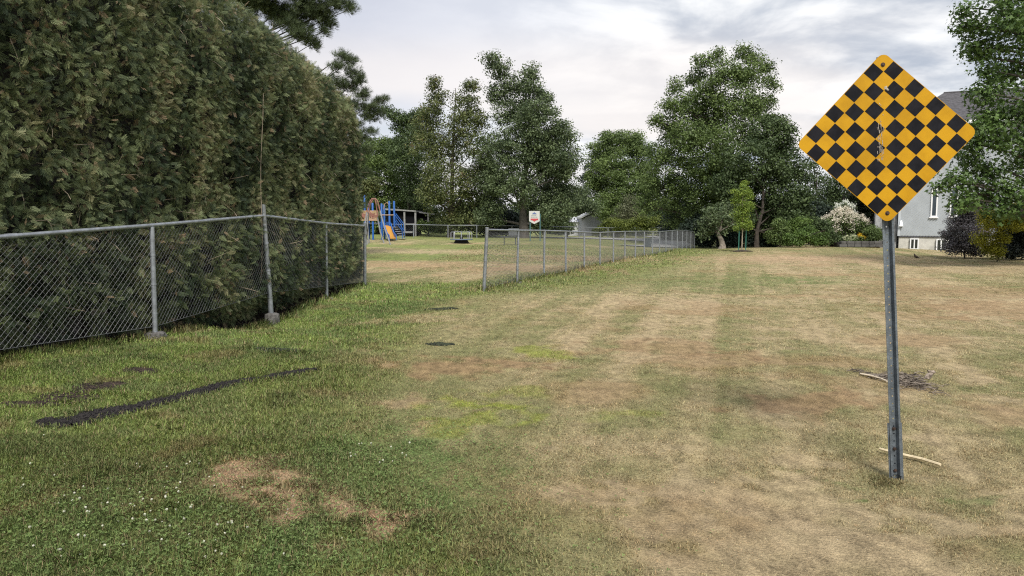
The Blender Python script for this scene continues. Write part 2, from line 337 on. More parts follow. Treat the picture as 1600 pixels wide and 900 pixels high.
# ------------------------------------------------------------------ grass blades
gb = bpy.data.materials.new('grass_blade'); gb.use_nodes = True; nt = gb.node_tree; b = nt.nodes['Principled BSDF']; b.inputs['Roughness'].default_value = .6; b.inputs['Specular IOR Level'].default_value = .3
at = nt.nodes.new('ShaderNodeAttribute'); at.attribute_name = 'Col'; nt.links.new(at.outputs['Color'], b.inputs['Base Color'])
tr = nt.nodes.new('ShaderNodeBsdfTranslucent'); nt.links.new(at.outputs['Color'], tr.inputs[0]); mx = nt.nodes.new('ShaderNodeMixShader'); mx.inputs[0].default_value = .3
nt.links.new(b.outputs[0], mx.inputs[1]); nt.links.new(tr.outputs[0], mx.inputs[2]); nt.links.new(mx.outputs[0], nt.nodes['Material Output'].inputs[0])
def blades(n, y0, y1, hgt, wid):
    yy = np.sqrt(rng.uniform(y0*y0, y1*y1, n)); xx = rng.uniform(-1, 1, n)*(yy*.72+.9)
    hd = seg_signed(xx, yy, HEDGE); keep = (hd > -.02) & (mulch_d(xx, yy) > 1.0+rng.uniform(-.45, .35, n))
    for (q, rx, ry) in SOIL: keep &= ((xx-q[0])/rx)**2+((yy-q[1])/ry)**2 > rng.uniform(.3, 1.3, n)
    xx, yy, hd = xx[keep], yy[keep], hd[keep]; n = len(xx); c, g = turf(xx, yy)
    lum = c.sum(1); tuft = fbm(xx, yy, 3.5, 3, 71)
    hh = hgt*(.55+.75*g+.5*(tuft-.5))*rng.uniform(.5, 1.3, n); ww = wid*rng.uniform(.6, 1.3, n)
    # longer uncut grass against the fences and posts
    dm = np.abs(seg_signed(xx, yy, FENCE_M)); dl = np.abs(hd-.12)
    lf = np.maximum(sm(.28, .05, dm)*(yy > 15.4), sm(.25, .02, dl)*.8); hh *= 1+lf*2.0+(.5*g)*sm(.60, .78, fbm(xx, yy, 4.2, 3, 93))+1.6*sm(.16, .04, np.hypot(xx-2.43, yy-4.62))
    hh *= np.where(c[:, 0]-c[:, 1] > .085, .45, 1.0)
    an = rng.uniform(0, 2*math.pi, n); ti = rng.uniform(.15, 1.25, n); ti = np.where(g > .5, ti*.8, ti)
    d = np.stack([np.cos(an)*np.sin(ti), np.sin(an)*np.sin(ti), np.cos(ti)], 1)
    sd = np.stack([-np.sin(an), np.cos(an), np.zeros(n)], 1)
    base = np.stack([xx, yy, HZ(xx, yy)-.004], 1)
    mid = base+d*(hh*.55)[:, None]; tip = base+d*hh[:, None]; tip[:, 2] -= hh*.18
    w2 = (ww/2)[:, None]; V = np.stack([base-sd*w2, base+sd*w2, mid+sd*w2*.8, tip, mid-sd*w2*.8], 1).reshape(-1, 3)
    i = (np.arange(n)*5)[:, None]; F5 = i+np.arange(5)[None]
    jit = rng.normal(1, .30, n).clip(.4, 2)[:, None]; hue = rng.normal(0, .06, (n, 1))*np.array((1, -.25, -.3)); c = (c*1.08*jit*(1+hue))
    st = rng.uniform(0, 1, n) < .12+.10*(1-g); c[st] = np.array((.40, .32, .18))*rng.uniform(.7, 1.15, (st.sum(), 1))
    cc = np.repeat(c, 5, 0)
    return V, F5, cc
Vs, Fs, Cs = [], [], []; off = 0
for args in [(230000, 2.9, 5.2, .038, .0030), (230000, 5.2, 8.5, .038, .0044), (180000, 8.5, 14, .04, .0075), (120000, 14, 24, .045, .015), (80000, 24, 42, .05, .028)]:
    V, F5, cc = blades(*args); Vs.append(V); Fs.append(F5+off); Cs.append(cc); off += len(V)
o = link('grass', np_mesh('grass', np.concatenate(Vs), np.concatenate(Fs), gb, colattr=np.concatenate(Cs).clip(0, 1)))
tag(o, 'short grass blades of the lawn, straw coloured and green', 'grass', kind='stuff'); del Vs, Fs, Cs

# ------------------------------------------------------------------ gravel road beyond the playing field
M_road = mat('road_gravel', (.34, .335, .33), .95, var=.15, vscale=3)
def strip(name, pts, w, m, lift=.03, seg=24):
    mb = MB(); pts = np.array(pts); out = []
    for i in range(len(pts)-1):
        for t in np.linspace(0, 1, seg, endpoint=False): out.append(pts[i]*(1-t)+pts[i+1]*t)
    out.append(pts[-1]); L = []
    for i, p in enumerate(out):
        d = out[min(i+1, len(out)-1)]-out[max(i-1, 0)]; nrm = np.array((-d[1], d[0])); nrm /= np.linalg.norm(nrm)
        a = p+nrm*w/2; c = p-nrm*w/2; L.append(((a[0], a[1], h1(*a)+lift), (c[0], c[1], h1(*c)+lift)))
    for (a, c), (a2, c2) in zip(L[:-1], L[1:]): mb.quad(a, c, c2, a2)
    return mb.build(name, m)
tag(strip('road', [(-1, 60), (8, 59), (12.5, 58), (15, 64), (15, 85)], 4.5, M_road, .05), 'pale grey road seen through the wire fence', 'road', kind='structure')
tag(strip('path', [(8.2, 49.5), (10.8, 52), (12.4, 57)], 3.0, M_road, .04), 'pale driveway joining the road behind the fence end', 'path', kind='structure')

# ------------------------------------------------------------------ chain-link fences
M_galv = mat('galvanised_steel', (.30, .32, .35), .45, .55, var=.18, vscale=12)
M_wire = mat('fence_wire', (.12, .125, .13), .5, .35)
M_conc = mat('footing_concrete', (.11, .105, .10), .95, var=.35, vscale=14, bump=.6, bscale=30)
def mesh_panel(mb, A0, B0, A1, B1, pitch, r):
    """woven wire between bottom A0-B0 and top A1-B1"""
    A0, B0, A1, B1 = map(np.array, (A0, B0, A1, B1)); L = np.linalg.norm(B0-A0); Hh = (np.linalg.norm(A1-A0)+np.linalg.norm(B1-B0))/2
    pt = lambda s_, h_: (A0*(1-s_/L)+B0*(s_/L))*(1-h_/Hh)+(A1*(1-s_/L)+B1*(s_/L))*(h_/Hh)
    n = np.cross(B0-A0, A1-A0); n /= np.linalg.norm(n)
    for sgn in (1, -1):
        k0 = -Hh if sgn == 1 else 0; k1 = L if sgn == 1 else L+Hh; kk = k0+pitch*.5
        while kk < k1:
            # s = kk + sgn*h
            h0, h1_ = 0, Hh
            if sgn == 1: h0 = max(h0, -kk); h1_ = min(h1_, L-kk)
            else: h1_ = min(h1_, kk); h0 = max(h0, kk-L)
            if h1_-h0 > .02:
                a = pt(kk+sgn*h0, h0)+n*r*sgn; b_ = pt(kk+sgn*h1_, h1_)+n*r*sgn
                mb.tube([a, b_], r, 3, cap=False)
            kk += pitch
def chain_fence(label, posts, rail_r, post_r, pitch, wr, footing=(), group=None, tension=True, ends=()):
    """posts: list of (base, rail point, mesh bottom point, extra height)"""
    org = np.array(posts[0][0]); t = empty('chain_link_fence', org, label, 'fence', group)
    mbm = MB(); railp = []
    for i, (bs, rl, mbp, ex) in enumerate(posts):
        bs, rl = np.array(bs), np.array(rl); d = (rl-bs)/np.linalg.norm(rl-bs); big = i in ends
        m = MB(); pr = post_r*(1.35 if big else 1); m.tube([bs-d*.15, rl+d*(ex-.01), rl+d*(ex+.012), rl+d*(ex+.02)] if big or ex > 0.03 else [bs-d*.15, rl-d*rail_r*.8], [pr, pr, pr*1.12, pr*.5] if big or ex > .03 else pr, 12)
        for hh in (.25, .5, .75): m.tube([bs*(1-hh)+rl*hh-d*.012, bs*(1-hh)+rl*hh+d*.012], pr+.004, 12)
        po = m.build('post', M_galv, t, org, smooth=True)
        railp.append(rl)
    m = MB(); m.tube(railp, rail_r, 10)
    for a, b_ in zip(railp[:-1], railp[1:]):
        q = a*.55+b_*.45; d = (b_-a)/np.linalg.norm(b_-a); m.tube([q-d*.06, q+d*.06], rail_r+.004, 10)
    m.build('top_rail', M_galv, t, org, smooth=True)
    for (b0, r0, m0, _), (b1, r1, m1, _) in zip(posts[:-1], posts[1:]): mesh_panel(mbm, m0, m1, r0, r1, pitch, wr)
    o_ = mbm.build('wire_mesh', M_wire, t, org); 
    if tension:
        m = MB(); m.tube([np.array(p[2]) for p in posts], .003, 5); m.build('tension_wire', M_wire, t, org)
    for i, w, hh in footing:
        bs = np.array(posts[i][0]); m = MB(); n = 10; r_ = random.Random(i)
        rings = [(-.15, .95), (0, 1.0), (hh*.5, .98), (hh*.9, .9), (hh, .6)]
        an = [(w*(.9+.3*r_.random())) for _ in range(n)]
        vs = []; fs = []
        for z_, s_ in rings:
            for k_ in range(n):
                a_ = 2*math.pi*k_/n; q = an[k_]*s_*(.93+.14*r_.random()); vs.append(bs+np.array((math.cos(a_)*q, math.sin(a_)*q, z_+r_.uniform(-.01, .01))))
        for j in range(len(rings)-1):
            for k_ in range(n): fs.append((j*n+k_, j*n+(k_+1) % n, (j+1)*n+(k_+1) % n, (j+1)*n+k_))
        fs.append(tuple(4*n+k_ for k_ in range(n))); m.add(vs, fs); m.build('concrete_footing', M_conc, t, org)
    return t
# left fence, in front of the hedge; the corner post leans and stands proud of the rail
FL = [(P(-190, 570, 5.4), P(-190, 384, 5.4), P(-190, 600, 5.4)), (P(0, 562, 7.4), P(0, 366, 7.4), P(0, 556, 7.4)), (P(243, 535, 9.1), P(237, 352, 9.1), P(242, 510, 9.1)),
      (P(425, 507, 12), P(412, 337, 12), P(422, 457, 12)), (P(511, 470, 14.8), P(509, 349, 14.8), P(511, 447, 14.8)), (P(570, 447, 17.5), P(570, 353, 17.5), P(570, 440, 17.5))]
FLn = [FL[0], FL[2], FL[3], FL[4], FL[5]]       # posts 3 m apart
ex = [.02, .0, .16, 0, .06]
q0 = P(-260, 390, 5.9); FLn[0] = (P(-260, 590, 5.9), q0, P(-260, 586, 5.9))
chain_fence('galvanised chain link fence standing against the tall cedar hedge', [(a, b_, c_, e) for (a, b_, c_), e in zip(FLn, ex)], .024, .030, .072, .0017,
            footing=((1, .12, .13), (2, .11, .19), (3, .12, .07)), ends=(2, 4))
# middle fence: 18 bays running away from the opening
f0, f1 = P(756, 455, 15.6), P(1085, 391, 50); r0 = P(762, 359, 15.6); pm = []
kx = [756, 808, 850]
for k in range(19):
    t_ = k/18; x_, y_ = f0[0]*(1-t_)+f1[0]*t_, f0[1]*(1-t_)+f1[1]*t_; z_ = hz1(x_, y_); top = (1.6-(358.5+6.5*min(1, t_*2.6)-345)/1150*y_)
    top = max(top, z_+1.12) if k else top; lean = [.07, .03, .015][k] if k < 3 else random.uniform(-.02, .02)
    pm.append(((x_, y_, z_), (x_+lean, y_, top+random.uniform(-.012, .012)), (x_+lean*.1, y_, z_+.06), .03 if k in (0,) else 0))
chain_fence('long chain link fence running away across the lawn, from a leaning end post', pm, .021, .028, .075, .0021, footing=((1, .12, .03),), ends=(0, 18))
# far fence of the playing field
fp = [(598, 350, 362, 58), (646, 351, 365, 57), (700, 352, 369, 56.5), (745, 352, 372, 56), (800, 354, 373, 57), (850, 358, 374, 58), (905, 360.5, 373, 61), (950, 362, 373, 64), (1000, 363, 374, 68), (1045, 364, 377, 70)]
pf_ = []
for px, py, pb, Yd in fp:
    r_ = P(px, py, Yd); z_ = h1(r_[0], r_[1]); pf_.append(((r_[0], r_[1], z_), (r_[0], r_[1], max(r_[2], z_+.9)), (r_[0], r_[1], z_+.05), 0))
chain_fence('far chain link fence at the back of the playing field under the trees', pf_, .025, .035, .16, .0024, tension=False)

# ------------------------------------------------------------------ cedar hedge
M_cedar = leafmat('cedar_spray', (.030, .050, .023), (.21, .25, .115), .25, .6, (.33, .24, .15))
M_core = mat('hedge_dark_core', (.012, .011, .008), .95, var=.5, vscale=5, bump=.8, bscale=12)
M_bark = mat('bark', (.055, .045, .036), .9, var=.4, vscale=10, bump=.6, bscale=25)
M_deadtwig = mat('dead_twig', (.23, .19, .14), .85, var=.3, vscale=6)
hp = np.array(HEDGE); hcum = np.concatenate([[0], np.cumsum(np.hypot(*(hp[1:]-hp[:-1]).T))]); HL = hcum[-1]
def hedge_pt(s, off):     # s along the face, off to the inside (left, away from the lawn)
    x = np.interp(s, hcum, hp[:, 0]); y = np.interp(s, hcum, hp[:, 1]); e = .8
    dx = np.interp(s+e, hcum, hp[:, 0])-np.interp(s-e, hcum, hp[:, 0]); dy = np.interp(s+e, hcum, hp[:, 1])-np.interp(s-e, hcum, hp[:, 1])
    L = np.hypot(dx, dy)+1e-9; return x-dy/L*off, y+dx/L*off, dy/L, -dx/L
HTOP, HTH = 5.0, 2.0
def htop(s): return HTOP-.45*sm(HL-6, HL, s)+.12*(vnoise(s, s*0, .8, 3)-.5)
hedge = empty('cedar_hedge', (HEDGE[3][0]-1, 12, 0), 'tall clipped cedar hedge behind the chain link fence', 'hedge'); HO = np.array(hedge.location)
def hedge_surf(n, r):
    """points on face, rounded shoulder, top and the far end, with outward normals"""
    # perimeter coordinate: 0..4.6 face height, then shoulder arc radius .55, then top
    R_ = .55; arc = R_*math.pi/2; tot = HTOP+arc+(HTH-2*R_)
    s = r.uniform(0, HL, n); q = r.uniform(.12, tot, n); tp = htop(s); fh = tp-R_
    bul = .09*(fbm(s, q, .9, 3, 31)-.5)*2+.06*(fbm(s, q, 3.2, 2, 33)-.5)*2
    face = q < fh; a = np.clip((q-fh)/R_, 0, math.pi/2); top = (~face) & (q > fh+arc)
    off = np.where(face, 0, np.where(top, R_+(q-fh-arc), R_*(1-np.cos(a)))); z = np.where(face, q, np.where(top, tp, fh+R_*np.sin(a)))
    x, y, nx_, ny_ = hedge_pt(s, off); ca = np.where(face, 1, np.where(top, 0, np.cos(a))); sa = np.sqrt(1-ca**2)
    nrm = np.stack([nx_*ca, ny_*ca, sa], 1)
    low = sm(.55, .2, z)*.22-.11*sm(1.9, 1.3, z)          # tucked in at the foot, pressed against the mesh above it
    pos = np.stack([x, y, z], 1)+nrm*(bul-low)[:, None]
    # far end cap
    m = n//6; w = r.uniform(0, 1, m); zc = r.uniform(.2, htop(np.array([HL]))[0]-.05, m); ang = w*math.pi; ex_, ey_, enx, eny = hedge_pt(np.full(m, HL), HTH/2)
    tx, ty = -eny, enx    # away from camera
    rad = HTH/2*np.where(zc > HTOP-.9-.45, .9, 1); dx = np.cos(ang)[:, None]*np.stack([enx, eny], 1)+np.abs(np.sin(ang))[:, None]*.45*np.stack([tx, ty], 1)
    shr = np.sqrt(np.clip(1-(np.clip(zc-3.9, 0, 1)/1.0)**2*.55, .2, 1)); pc = np.stack([ex_+dx[:, 0]*rad*shr, ey_+dx[:, 1]*rad*shr, zc], 1)
    pn = np.stack([dx[:, 0], dx[:, 1], .1+0*zc], 1)
    pos = np.concatenate([pos, pc]); nrm = np.concatenate([nrm, pn]); pos[:, 2] += H(pos[:, 0], pos[:, 1])*sm(1.5, 0, pos[:, 2])
    return pos, nrm
# spray prototype: a flat drooping fan
sv, sf = [], []
def leaflet(a, dx, dy, L_, w):
    d = np.array((dx, dy, 0.)); d /= np.linalg.norm(d); n_ = np.array((-d[1], d[0], 0)); a = np.array(a, float); i = len(sv)
    sv.extend([a-n_*w*.3, a+d*L_*.5-n_*w+np.array((0, 0, .02)), a+d*L_-np.array((0, 0, .10*L_)), a+d*L_*.5+n_*w+np.array((0, 0, .02))]); sf.append((i, i+1, i+2, i+3))
leaflet((0, 0, 0), 1, .04, 1.0, .022)
for t_ in (.15, .3, .45, .6, .75):
    for s_ in (1, -1): leaflet((t_+.06*(s_ > 0), 0, -.05*t_), .9+.5*t_, s_*.8, .50*(1.05-t_*.5), .030)
leaflet((.85, 0, -.05), 1, .35, .35, .025)
NS = 150000
pos, nrm = hedge_surf(NS, rng); m = len(pos)
depth = -np.abs(rng.normal(0, .10, m))+.06; hole = fbm(pos[:, 1]*1.0, pos[:, 2], 3.2, 3, 61); depth = np.where(hole > .415, depth, -.13-.09*rng.uniform(0, 1, m))
pos = pos+nrm*depth[:, None]
tdir = nrm*.35+np.array((0, 0, -.45))+rdir(m)*.8; fn = nrm*.45+rdir(m)*.8
cl_ = fbm(pos[:, 1]+pos[:, 0]*2, pos[:, 2]*1.0, 1.6, 3, 77); rnd = np.clip(.42+(cl_-.5)*1.5+rng.normal(0, .21, m), 0, .80)
rnd = np.where(pos[:, 2] > 4.75, np.minimum(rnd+.12, .8), rnd)
browns = rng.uniform(0, 1, m) < .03; rnd[browns] = 1.0
V, F4 = scatter(sv, sf, pos-HO, frames(fn, tdir), rng.uniform(.045, .135, m))
link('foliage', np_mesh('foliage', V, F4, M_cedar, attr=np.repeat(rnd, len(sv))), hedge)
# opaque dark body for the twiggy inside, added to block light
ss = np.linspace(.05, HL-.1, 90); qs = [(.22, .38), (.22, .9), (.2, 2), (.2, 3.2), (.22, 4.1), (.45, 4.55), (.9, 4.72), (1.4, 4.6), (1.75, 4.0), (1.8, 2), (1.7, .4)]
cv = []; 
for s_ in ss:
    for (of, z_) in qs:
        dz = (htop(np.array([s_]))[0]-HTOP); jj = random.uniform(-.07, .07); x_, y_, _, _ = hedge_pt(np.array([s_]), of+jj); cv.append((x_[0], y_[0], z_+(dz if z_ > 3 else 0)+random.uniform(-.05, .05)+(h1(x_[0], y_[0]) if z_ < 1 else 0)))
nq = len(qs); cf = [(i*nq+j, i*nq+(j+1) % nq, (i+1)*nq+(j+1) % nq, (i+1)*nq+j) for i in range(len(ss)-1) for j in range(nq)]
core = MB(); core.add(cv, cf+[tuple(range(nq))[::-1], tuple((len(ss)-1)*nq+j for j in range(nq))]); core.build('light_blocking_core', M_core, hedge, HO)
s_ = .3
while s_ < HL:
    x_, y_, _, _ = hedge_pt(np.array([s_]), .75+random.uniform(-.15, .15)); x_, y_ = x_[0], y_[0]; g_ = h1(x_, y_); m_ = MB()
    m_.tube([(x_, y_, g_-.1), (x_+random.uniform(-.06, .06), y_+random.uniform(-.1, .1), g_+.35), (x_+random.uniform(-.1, .1), y_, g_+.9)], [.07, .055, .05], 7)
    for _ in range(3):
        a_ = random.uniform(-.9, .6); z0 = g_+random.uniform(.1, .5); m_.tube([(x_, y_, z0), (x_+.35, y_+a_*.3, z0+random.uniform(-.1, .12)), (x_+.62, y_+a_*.6, z0+random.uniform(-.08, .25))], [.018, .012, .006], 4)
    m_.build('stem', M_bark, hedge, HO); s_ += random.uniform(.55, .8)
mt = MB(); r_ = random.Random(4)     # bare dead twigs poking out of the face
hp_, hn_ = hedge_surf(900, rng)
for p_, n_ in zip(hp_, hn_):
    if p_[2] < .5: continue
    d = n_*r_.uniform(.1, .5)+np.array((r_.uniform(-.3, .3), r_.uniform(-1, 1), r_.uniform(-1, 1))); d /= np.linalg.norm(d); L_ = r_.uniform(.1, .35); a_ = p_-n_*.08; b_ = a_+d*L_*.5+n_*.05; c_ = a_+d*L_+n_*r_.uniform(.02, .08)
    mt.tube([a_, b_, c_], [.006, .004, .002], 3, cap=False)
    if r_.random() < .5: mt.tube([b_, b_+n_*.06+np.array((0, r_.uniform(-.1, .1), r_.uniform(-.1, .1)))], [.0025, .001], 3, cap=False)
q = [np.array(hedge_pt(np.array([8.9+k*.03]), -.10-.02*math.sin(k))[:2]).ravel() for k in range(9)]
mt.tube([(q[k][0], q[k][1], .6+k*.38) for k in range(9)], .006, 4)
mt.build('dead_twigs', M_deadtwig, hedge, HO)

# ------------------------------------------------------------------ trees
def foliage_mesh(blobs, lsize, density, seed, clump_r=.42, up=.5, cpr=1.0, proto=(LEAF_V, LEAF_F), droop=0.0, shell=.42):
    """blobs: (centre, radius) world. Returns clump centres and leaf mesh arrays. Leaves gather in clumps that fill the crown's volume."""
    r = np.random.default_rng(seed); cc, cr, base = [], [], []; lsize = lsize*.82
    for c, R_ in blobs:
        n = max(6, int(cpr*(6+6.0*(R_/clump_r)**2))); d = rdir(n, r); u_ = r.uniform(0, 1, n)**shell
        q = np.array(c)+d*(R_*u_)[:, None]*np.array((1, 1, .95)); cc.append(q); cr.append(np.full(n, clump_r)*r.uniform(.65, 1.35, n)); base.append(q)
    cc = np.concatenate(cc); cr = np.concatenate(cr); tone = r.normal(.45, .17, len(cc))
    nl = np.maximum(6, (density*4.0*cr**2/(lsize**2)).astype(int)); ci = np.repeat(np.arange(len(cc)), nl); m = len(ci)
    d = rdir(m, r); rad = cr[ci]*r.uniform(0, 1, m)**.5*1.15
    pos = cc[ci]+d*rad[:, None]*np.array((1.1, 1.1, .7)); pos[:, 2] -= droop*rad
    nn = d*.6+np.array((0, 0, up))+rdir(m, r)*.7; R3 = frames(nn, rdir(m, r)+np.array((0, 0, -.3)))
    V, F_ = scatter(proto[0], proto[1], pos, R3, lsize*r.uniform(.5, 1.35, m))
    rn = np.clip(tone[ci]+r.normal(0, .13, m), 0, 1)
    return cc, V, F_, np.repeat(rn, len(proto[0]))
def tree(name, label, base, blobs_px, Yd, mat_, lsize=.20, density=1.6, seed=1, clump_r=.5, trunk_r=.22, limbs=True, yvar=.5, group=None, cat='tree', crown='crown', trunk_mat=None, cpr=1.0, droop=0.0, shell=.42, lean=0, top=None, up=.5):
    r = random.Random(seed); bl = []
    for q in blobs_px:
        px, py, rp_ = q[:3]; R_ = rp_/FPX*Yd; c = P(px, py, Yd+r.uniform(-yvar, yvar)*R_*2); bl.append((c, R_))
    g = np.array((base[0], base[1], h1(base[0], base[1])))
    t = empty(name, g, label, cat, group)
    cc, V, F_, rn = foliage_mesh(bl, lsize, density, seed, clump_r, cpr=cpr, droop=droop, shell=shell, up=up)
    zmin = h1(base[0], base[1])+.05; V = V-np.array((0, 0, 0)); V[:, 2] = np.maximum(V[:, 2], zmin)
    link(crown, np_mesh(crown, V-g, F_, mat_, attr=rn), t)
    if limbs:
        zs = [c[2]+.4*R_ for c, R_ in bl]; zt = top if top is not None else max(zs)-.6; m = MB(); n = 7; tx = np.mean([c[0] for c, R_ in bl]); path = []; rad = []
        for k in range(n):
            f_ = k/(n-1); path.append(np.array((g[0]+(tx-g[0])*f_**1.5+(r.uniform(-.15, .15) if k else 0)+lean*f_, g[1]+(r.uniform(-.15, .15) if k else 0), g[2]-.2+(zt-g[2]+.2)*f_))); rad.append(trunk_r*(1.25 if k == 0 else 1)*(1-.93*f_**.8))
        m.tube(path, rad, 10)
        for c, R_ in bl:
            h0 = max(g[2]+1.0, min(c[2]-.9*R_-.5, zt-.5)); f_ = (h0-g[2]+.2)/(zt-g[2]+.2); k = f_*(n-1); i = min(int(k), n-2); a_ = path[i]*(1-(k-i))+path[i+1]*(k-i)
            mid = (a_*.45+c*.55)+np.array((0, 0, -.12*R_)); r0_ = trunk_r*(1-.88*f_)*.38; m.tube([a_, mid, c], [r0_, r0_*.6, r0_*.28], 6, cap=False)
            sel = [q for q in cc if np.linalg.norm(q-c) < R_]; r.shuffle(sel)
            for q in sel[:9]: s0 = mid*(.5)+c*.5 if r.random() < .5 else c; m.tube([s0, (s0+q)/2+np.array((0, 0, -.1)), q], [r0_*.28, r0_*.18, .012], 4, cap=False)
        m.build('trunk', trunk_mat or M_bark, t, g, smooth=True)
    return t
G_mid = leafmat('leaf_mid_green', (.055, .09, .026), (.165, .23, .07), .25)
G_dark = leafmat('leaf_dark_green', (.032, .055, .020), (.10, .145, .052), .2)
G_grey = leafmat('leaf_grey_green', (.052, .08, .038), (.165, .215, .10), .25)
G_olive = leafmat('leaf_olive', (.05, .07, .026), (.17, .20, .07), .25, c=(.17, .12, .06))
G_maple = leafmat('leaf_maple', (.036, .072, .018), (.125, .205, .052), .3)
G_pine = leafmat('pine_needles', (.035, .055, .024), (.11, .145, .062), .15)
G_yel = leafmat('leaf_yellow_green', (.15, .20, .02), (.36, .40, .045), .35)
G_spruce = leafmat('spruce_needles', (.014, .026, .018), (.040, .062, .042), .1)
TR = 'trees behind the playground and the playing field'
tree('broadleaf_tree', 'light green broadleaf tree directly behind the playground posts', P(590, 365, 70)[:2], [(590,262,42),(600,320,38),(566,240,38),(560,300,40),(632,300,32),(620,338,26),(575,345,26),(610,235,26),(545,260,30)], 70, G_mid, .2, 1.7, 11, group=TR)
tree('broadleaf_tree', 'dark tree with upswept pointed tips right of the pine branches', P(640, 365, 66)[:2], [(618,180,9),(624,200,14),(640,196,15),(650,215,24),(640,250,34),(620,230,20),(655,290,34),(660,330,30),(632,185,8),(606,172,5),(655,180,14)], 66, G_dark, .18, 1.6, 12, group=TR)
tree('broadleaf_tree', 'thin olive tree with sky gaps and a forked trunk beside the merry go round', P(703, 371, 58)[:2],
     [(676,128,9),(682,148,18),(674,172,20),(668,195,24),(735,132,12),(732,160,22),(725,188,26),(748,190,16),(700,225,38),(745,230,28),(668,228,26),(695,285,36),(735,290,32),(752,262,22),(700,328,36),(738,325,28),(672,300,24),(712,345,18),(748,350,14)], 58, G_olive, .17, 1.15, 13, clump_r=.42, trunk_r=.26, group=TR)
tree('broadleaf_tree', 'tallest grey green tree left of centre, thick trunk behind the white park sign', P(819, 371, 56)[:2],
     [(768,95,12),(782,110,18),(800,135,20),(780,150,18),(832,112,14),(828,135,20),(845,165,28),(800,180,30),(870,205,24),(886,215,14),(820,225,42),(850,235,36),(838,190,34),(878,248,30),(862,245,34),(782,235,36),(800,285,40),(850,300,44),(770,290,30),(885,270,18),(888,310,24),(765,335,24),(870,335,26),(850,338,30)], 56, G_grey, .17, 1.45, 14, clump_r=.45, trunk_r=.36, group=TR, trunk_mat=mat('grey_bark', (.085, .075, .066), .9, var=.3))
tree('spruce_tree', 'dark low conifer in shade between the olive tree and the park sign', P(765, 372, 62)[:2], [(765,350,18),(768,320,22),(770,290,18),(762,260,15),(790,340,22),(800,350,20)], 62, G_spruce, .2, 1.8, 15, group=TR)
tree('broadleaf_tree', 'small grey green tree whose branches hang over the white garage', P(885, 366, 64)[:2], [(885,320,22),(905,318,16),(880,345,18),(905,300,12),(868,300,22),(860,330,22),(925,325,8)], 64, G_grey, .18, 1.5, 16, trunk_r=.12, group=TR)
tree('round_tree', 'rounded bright green tree left of the largest maple', P(965, 365, 84)[:2], [(948,228,26),(978,222,26),(935,250,20),(960,262,34),(1000,232,24),(1005,268,28),(945,292,28),(985,300,34),(958,325,30),(1012,310,26),(925,278,14)], 84, G_mid, .22, 1.9, 17, clump_r=.6, group=TR)
tree('spruce_tree', 'far dark conifer peeking out left of the rounded bright tree', P(915, 366, 100)[:2], [(917,262,5),(914,280,9),(912,300,12),(916,325,16),(925,345,20)], 100, G_spruce, .26, 1.9, 18, clump_r=.5, group=TR)
tree('maple_tree', 'largest maple of the tree line with an airy light green top', P(1128, 388, 52)[:2],
     [(1120,85,12),(1158,82,14),(1095,98,14),(1178,92,14),(1198,108,12),(1088,120,18),(1135,112,26),(1170,115,24),(1205,130,14),(1108,140,24),(1055,135,12),(1065,165,24),(1040,165,10),(1028,190,12),(1148,160,38),(1100,170,34),(1168,200,40),(1078,212,30),(1120,270,46),(1192,165,26),(1215,190,16),(1100,190,38),(1052,205,26),(1060,250,38),(1118,240,46),(1025,245,22),(1045,300,32),(1090,300,46),(1020,285,22),(1140,300,40),(1010,320,16),(1060,340,26)],
     52, G_mid, .16, 1.25, 19, clump_r=.45, trunk_r=.34, yvar=.8, group=TR)
tree('broadleaf_tree', 'dense dark green tree right behind the staked sapling', P(1182, 387, 47)[:2],
     [(1205,190,14),(1225,205,14),(1195,215,26),(1222,235,24),(1165,250,34),(1205,265,38),(1240,270,24),(1175,300,40),(1225,310,34),(1250,305,18),(1150,330,28),(1195,345,34),(1238,345,26),(1140,290,26),(1215,360,22),(1255,340,18)],
     47, G_dark, .17, 1.8, 20, clump_r=.48, trunk_r=.15, yvar=.6, group=TR)
tree('broadleaf_tree', 'short grey green tree with a pale stout trunk left of the sapling', P(1127, 388, 44)[:2], [(1118,335,16),(1138,325,14),(1105,350,14),(1125,350,18),(1148,345,12),(1100,362,10)], 44, G_grey, .15, 1.2, 21, clump_r=.35, trunk_r=.24, group=TR, trunk_mat=mat('pale_bark', (.22, .19, .16), .9, var=.3))
tree('spruce_tree', 'blackish spruce above the far end of the long fence', P(1068, 380, 60)[:2], [(1068,300,10),(1068,322,18),(1055,342,22),(1082,345,22),(1068,362,28),(1045,360,14)], 60, G_spruce, .2, 1.8, 22, group=TR)
tree('broadleaf_tree', 'gappy dark tree between the dense tree and the checkered sign', P(1272, 383, 60)[:2], [(1268,255,12),(1280,285,18),(1265,310,16),(1292,315,20),(1258,280,12),(1280,345,22),(1255,345,18),(1300,290,10)], 60, G_dark, .19, 1.0, 23, trunk_r=.2, group=TR)
tree('broadleaf_tree', 'slim dark tree just behind the white flowering shrub', P(1310, 383, 56)[:2], [(1305,300,18),(1325,320,20),(1300,335,20),(1335,345,20),(1315,270,14),(1345,310,18),(1320,240,14)], 56, G_dark, .18, 1.7, 24, trunk_r=.18, group=TR)
tree('cedar_tree', 'upright dull green evergreen right of the white flowering shrub', P(1365, 385, 47)[:2], [(1360,285,14),(1362,310,20),(1352,335,24),(1370,345,20),(1365,370,16),(1340,305,14),(1372,305,12),(1352,365,16)], 47, leafmat('evergreen_dull', (.022, .034, .014), (.055, .075, .03), .15), .12, 2.0, 25, clump_r=.32, trunk_r=.1, group=TR)
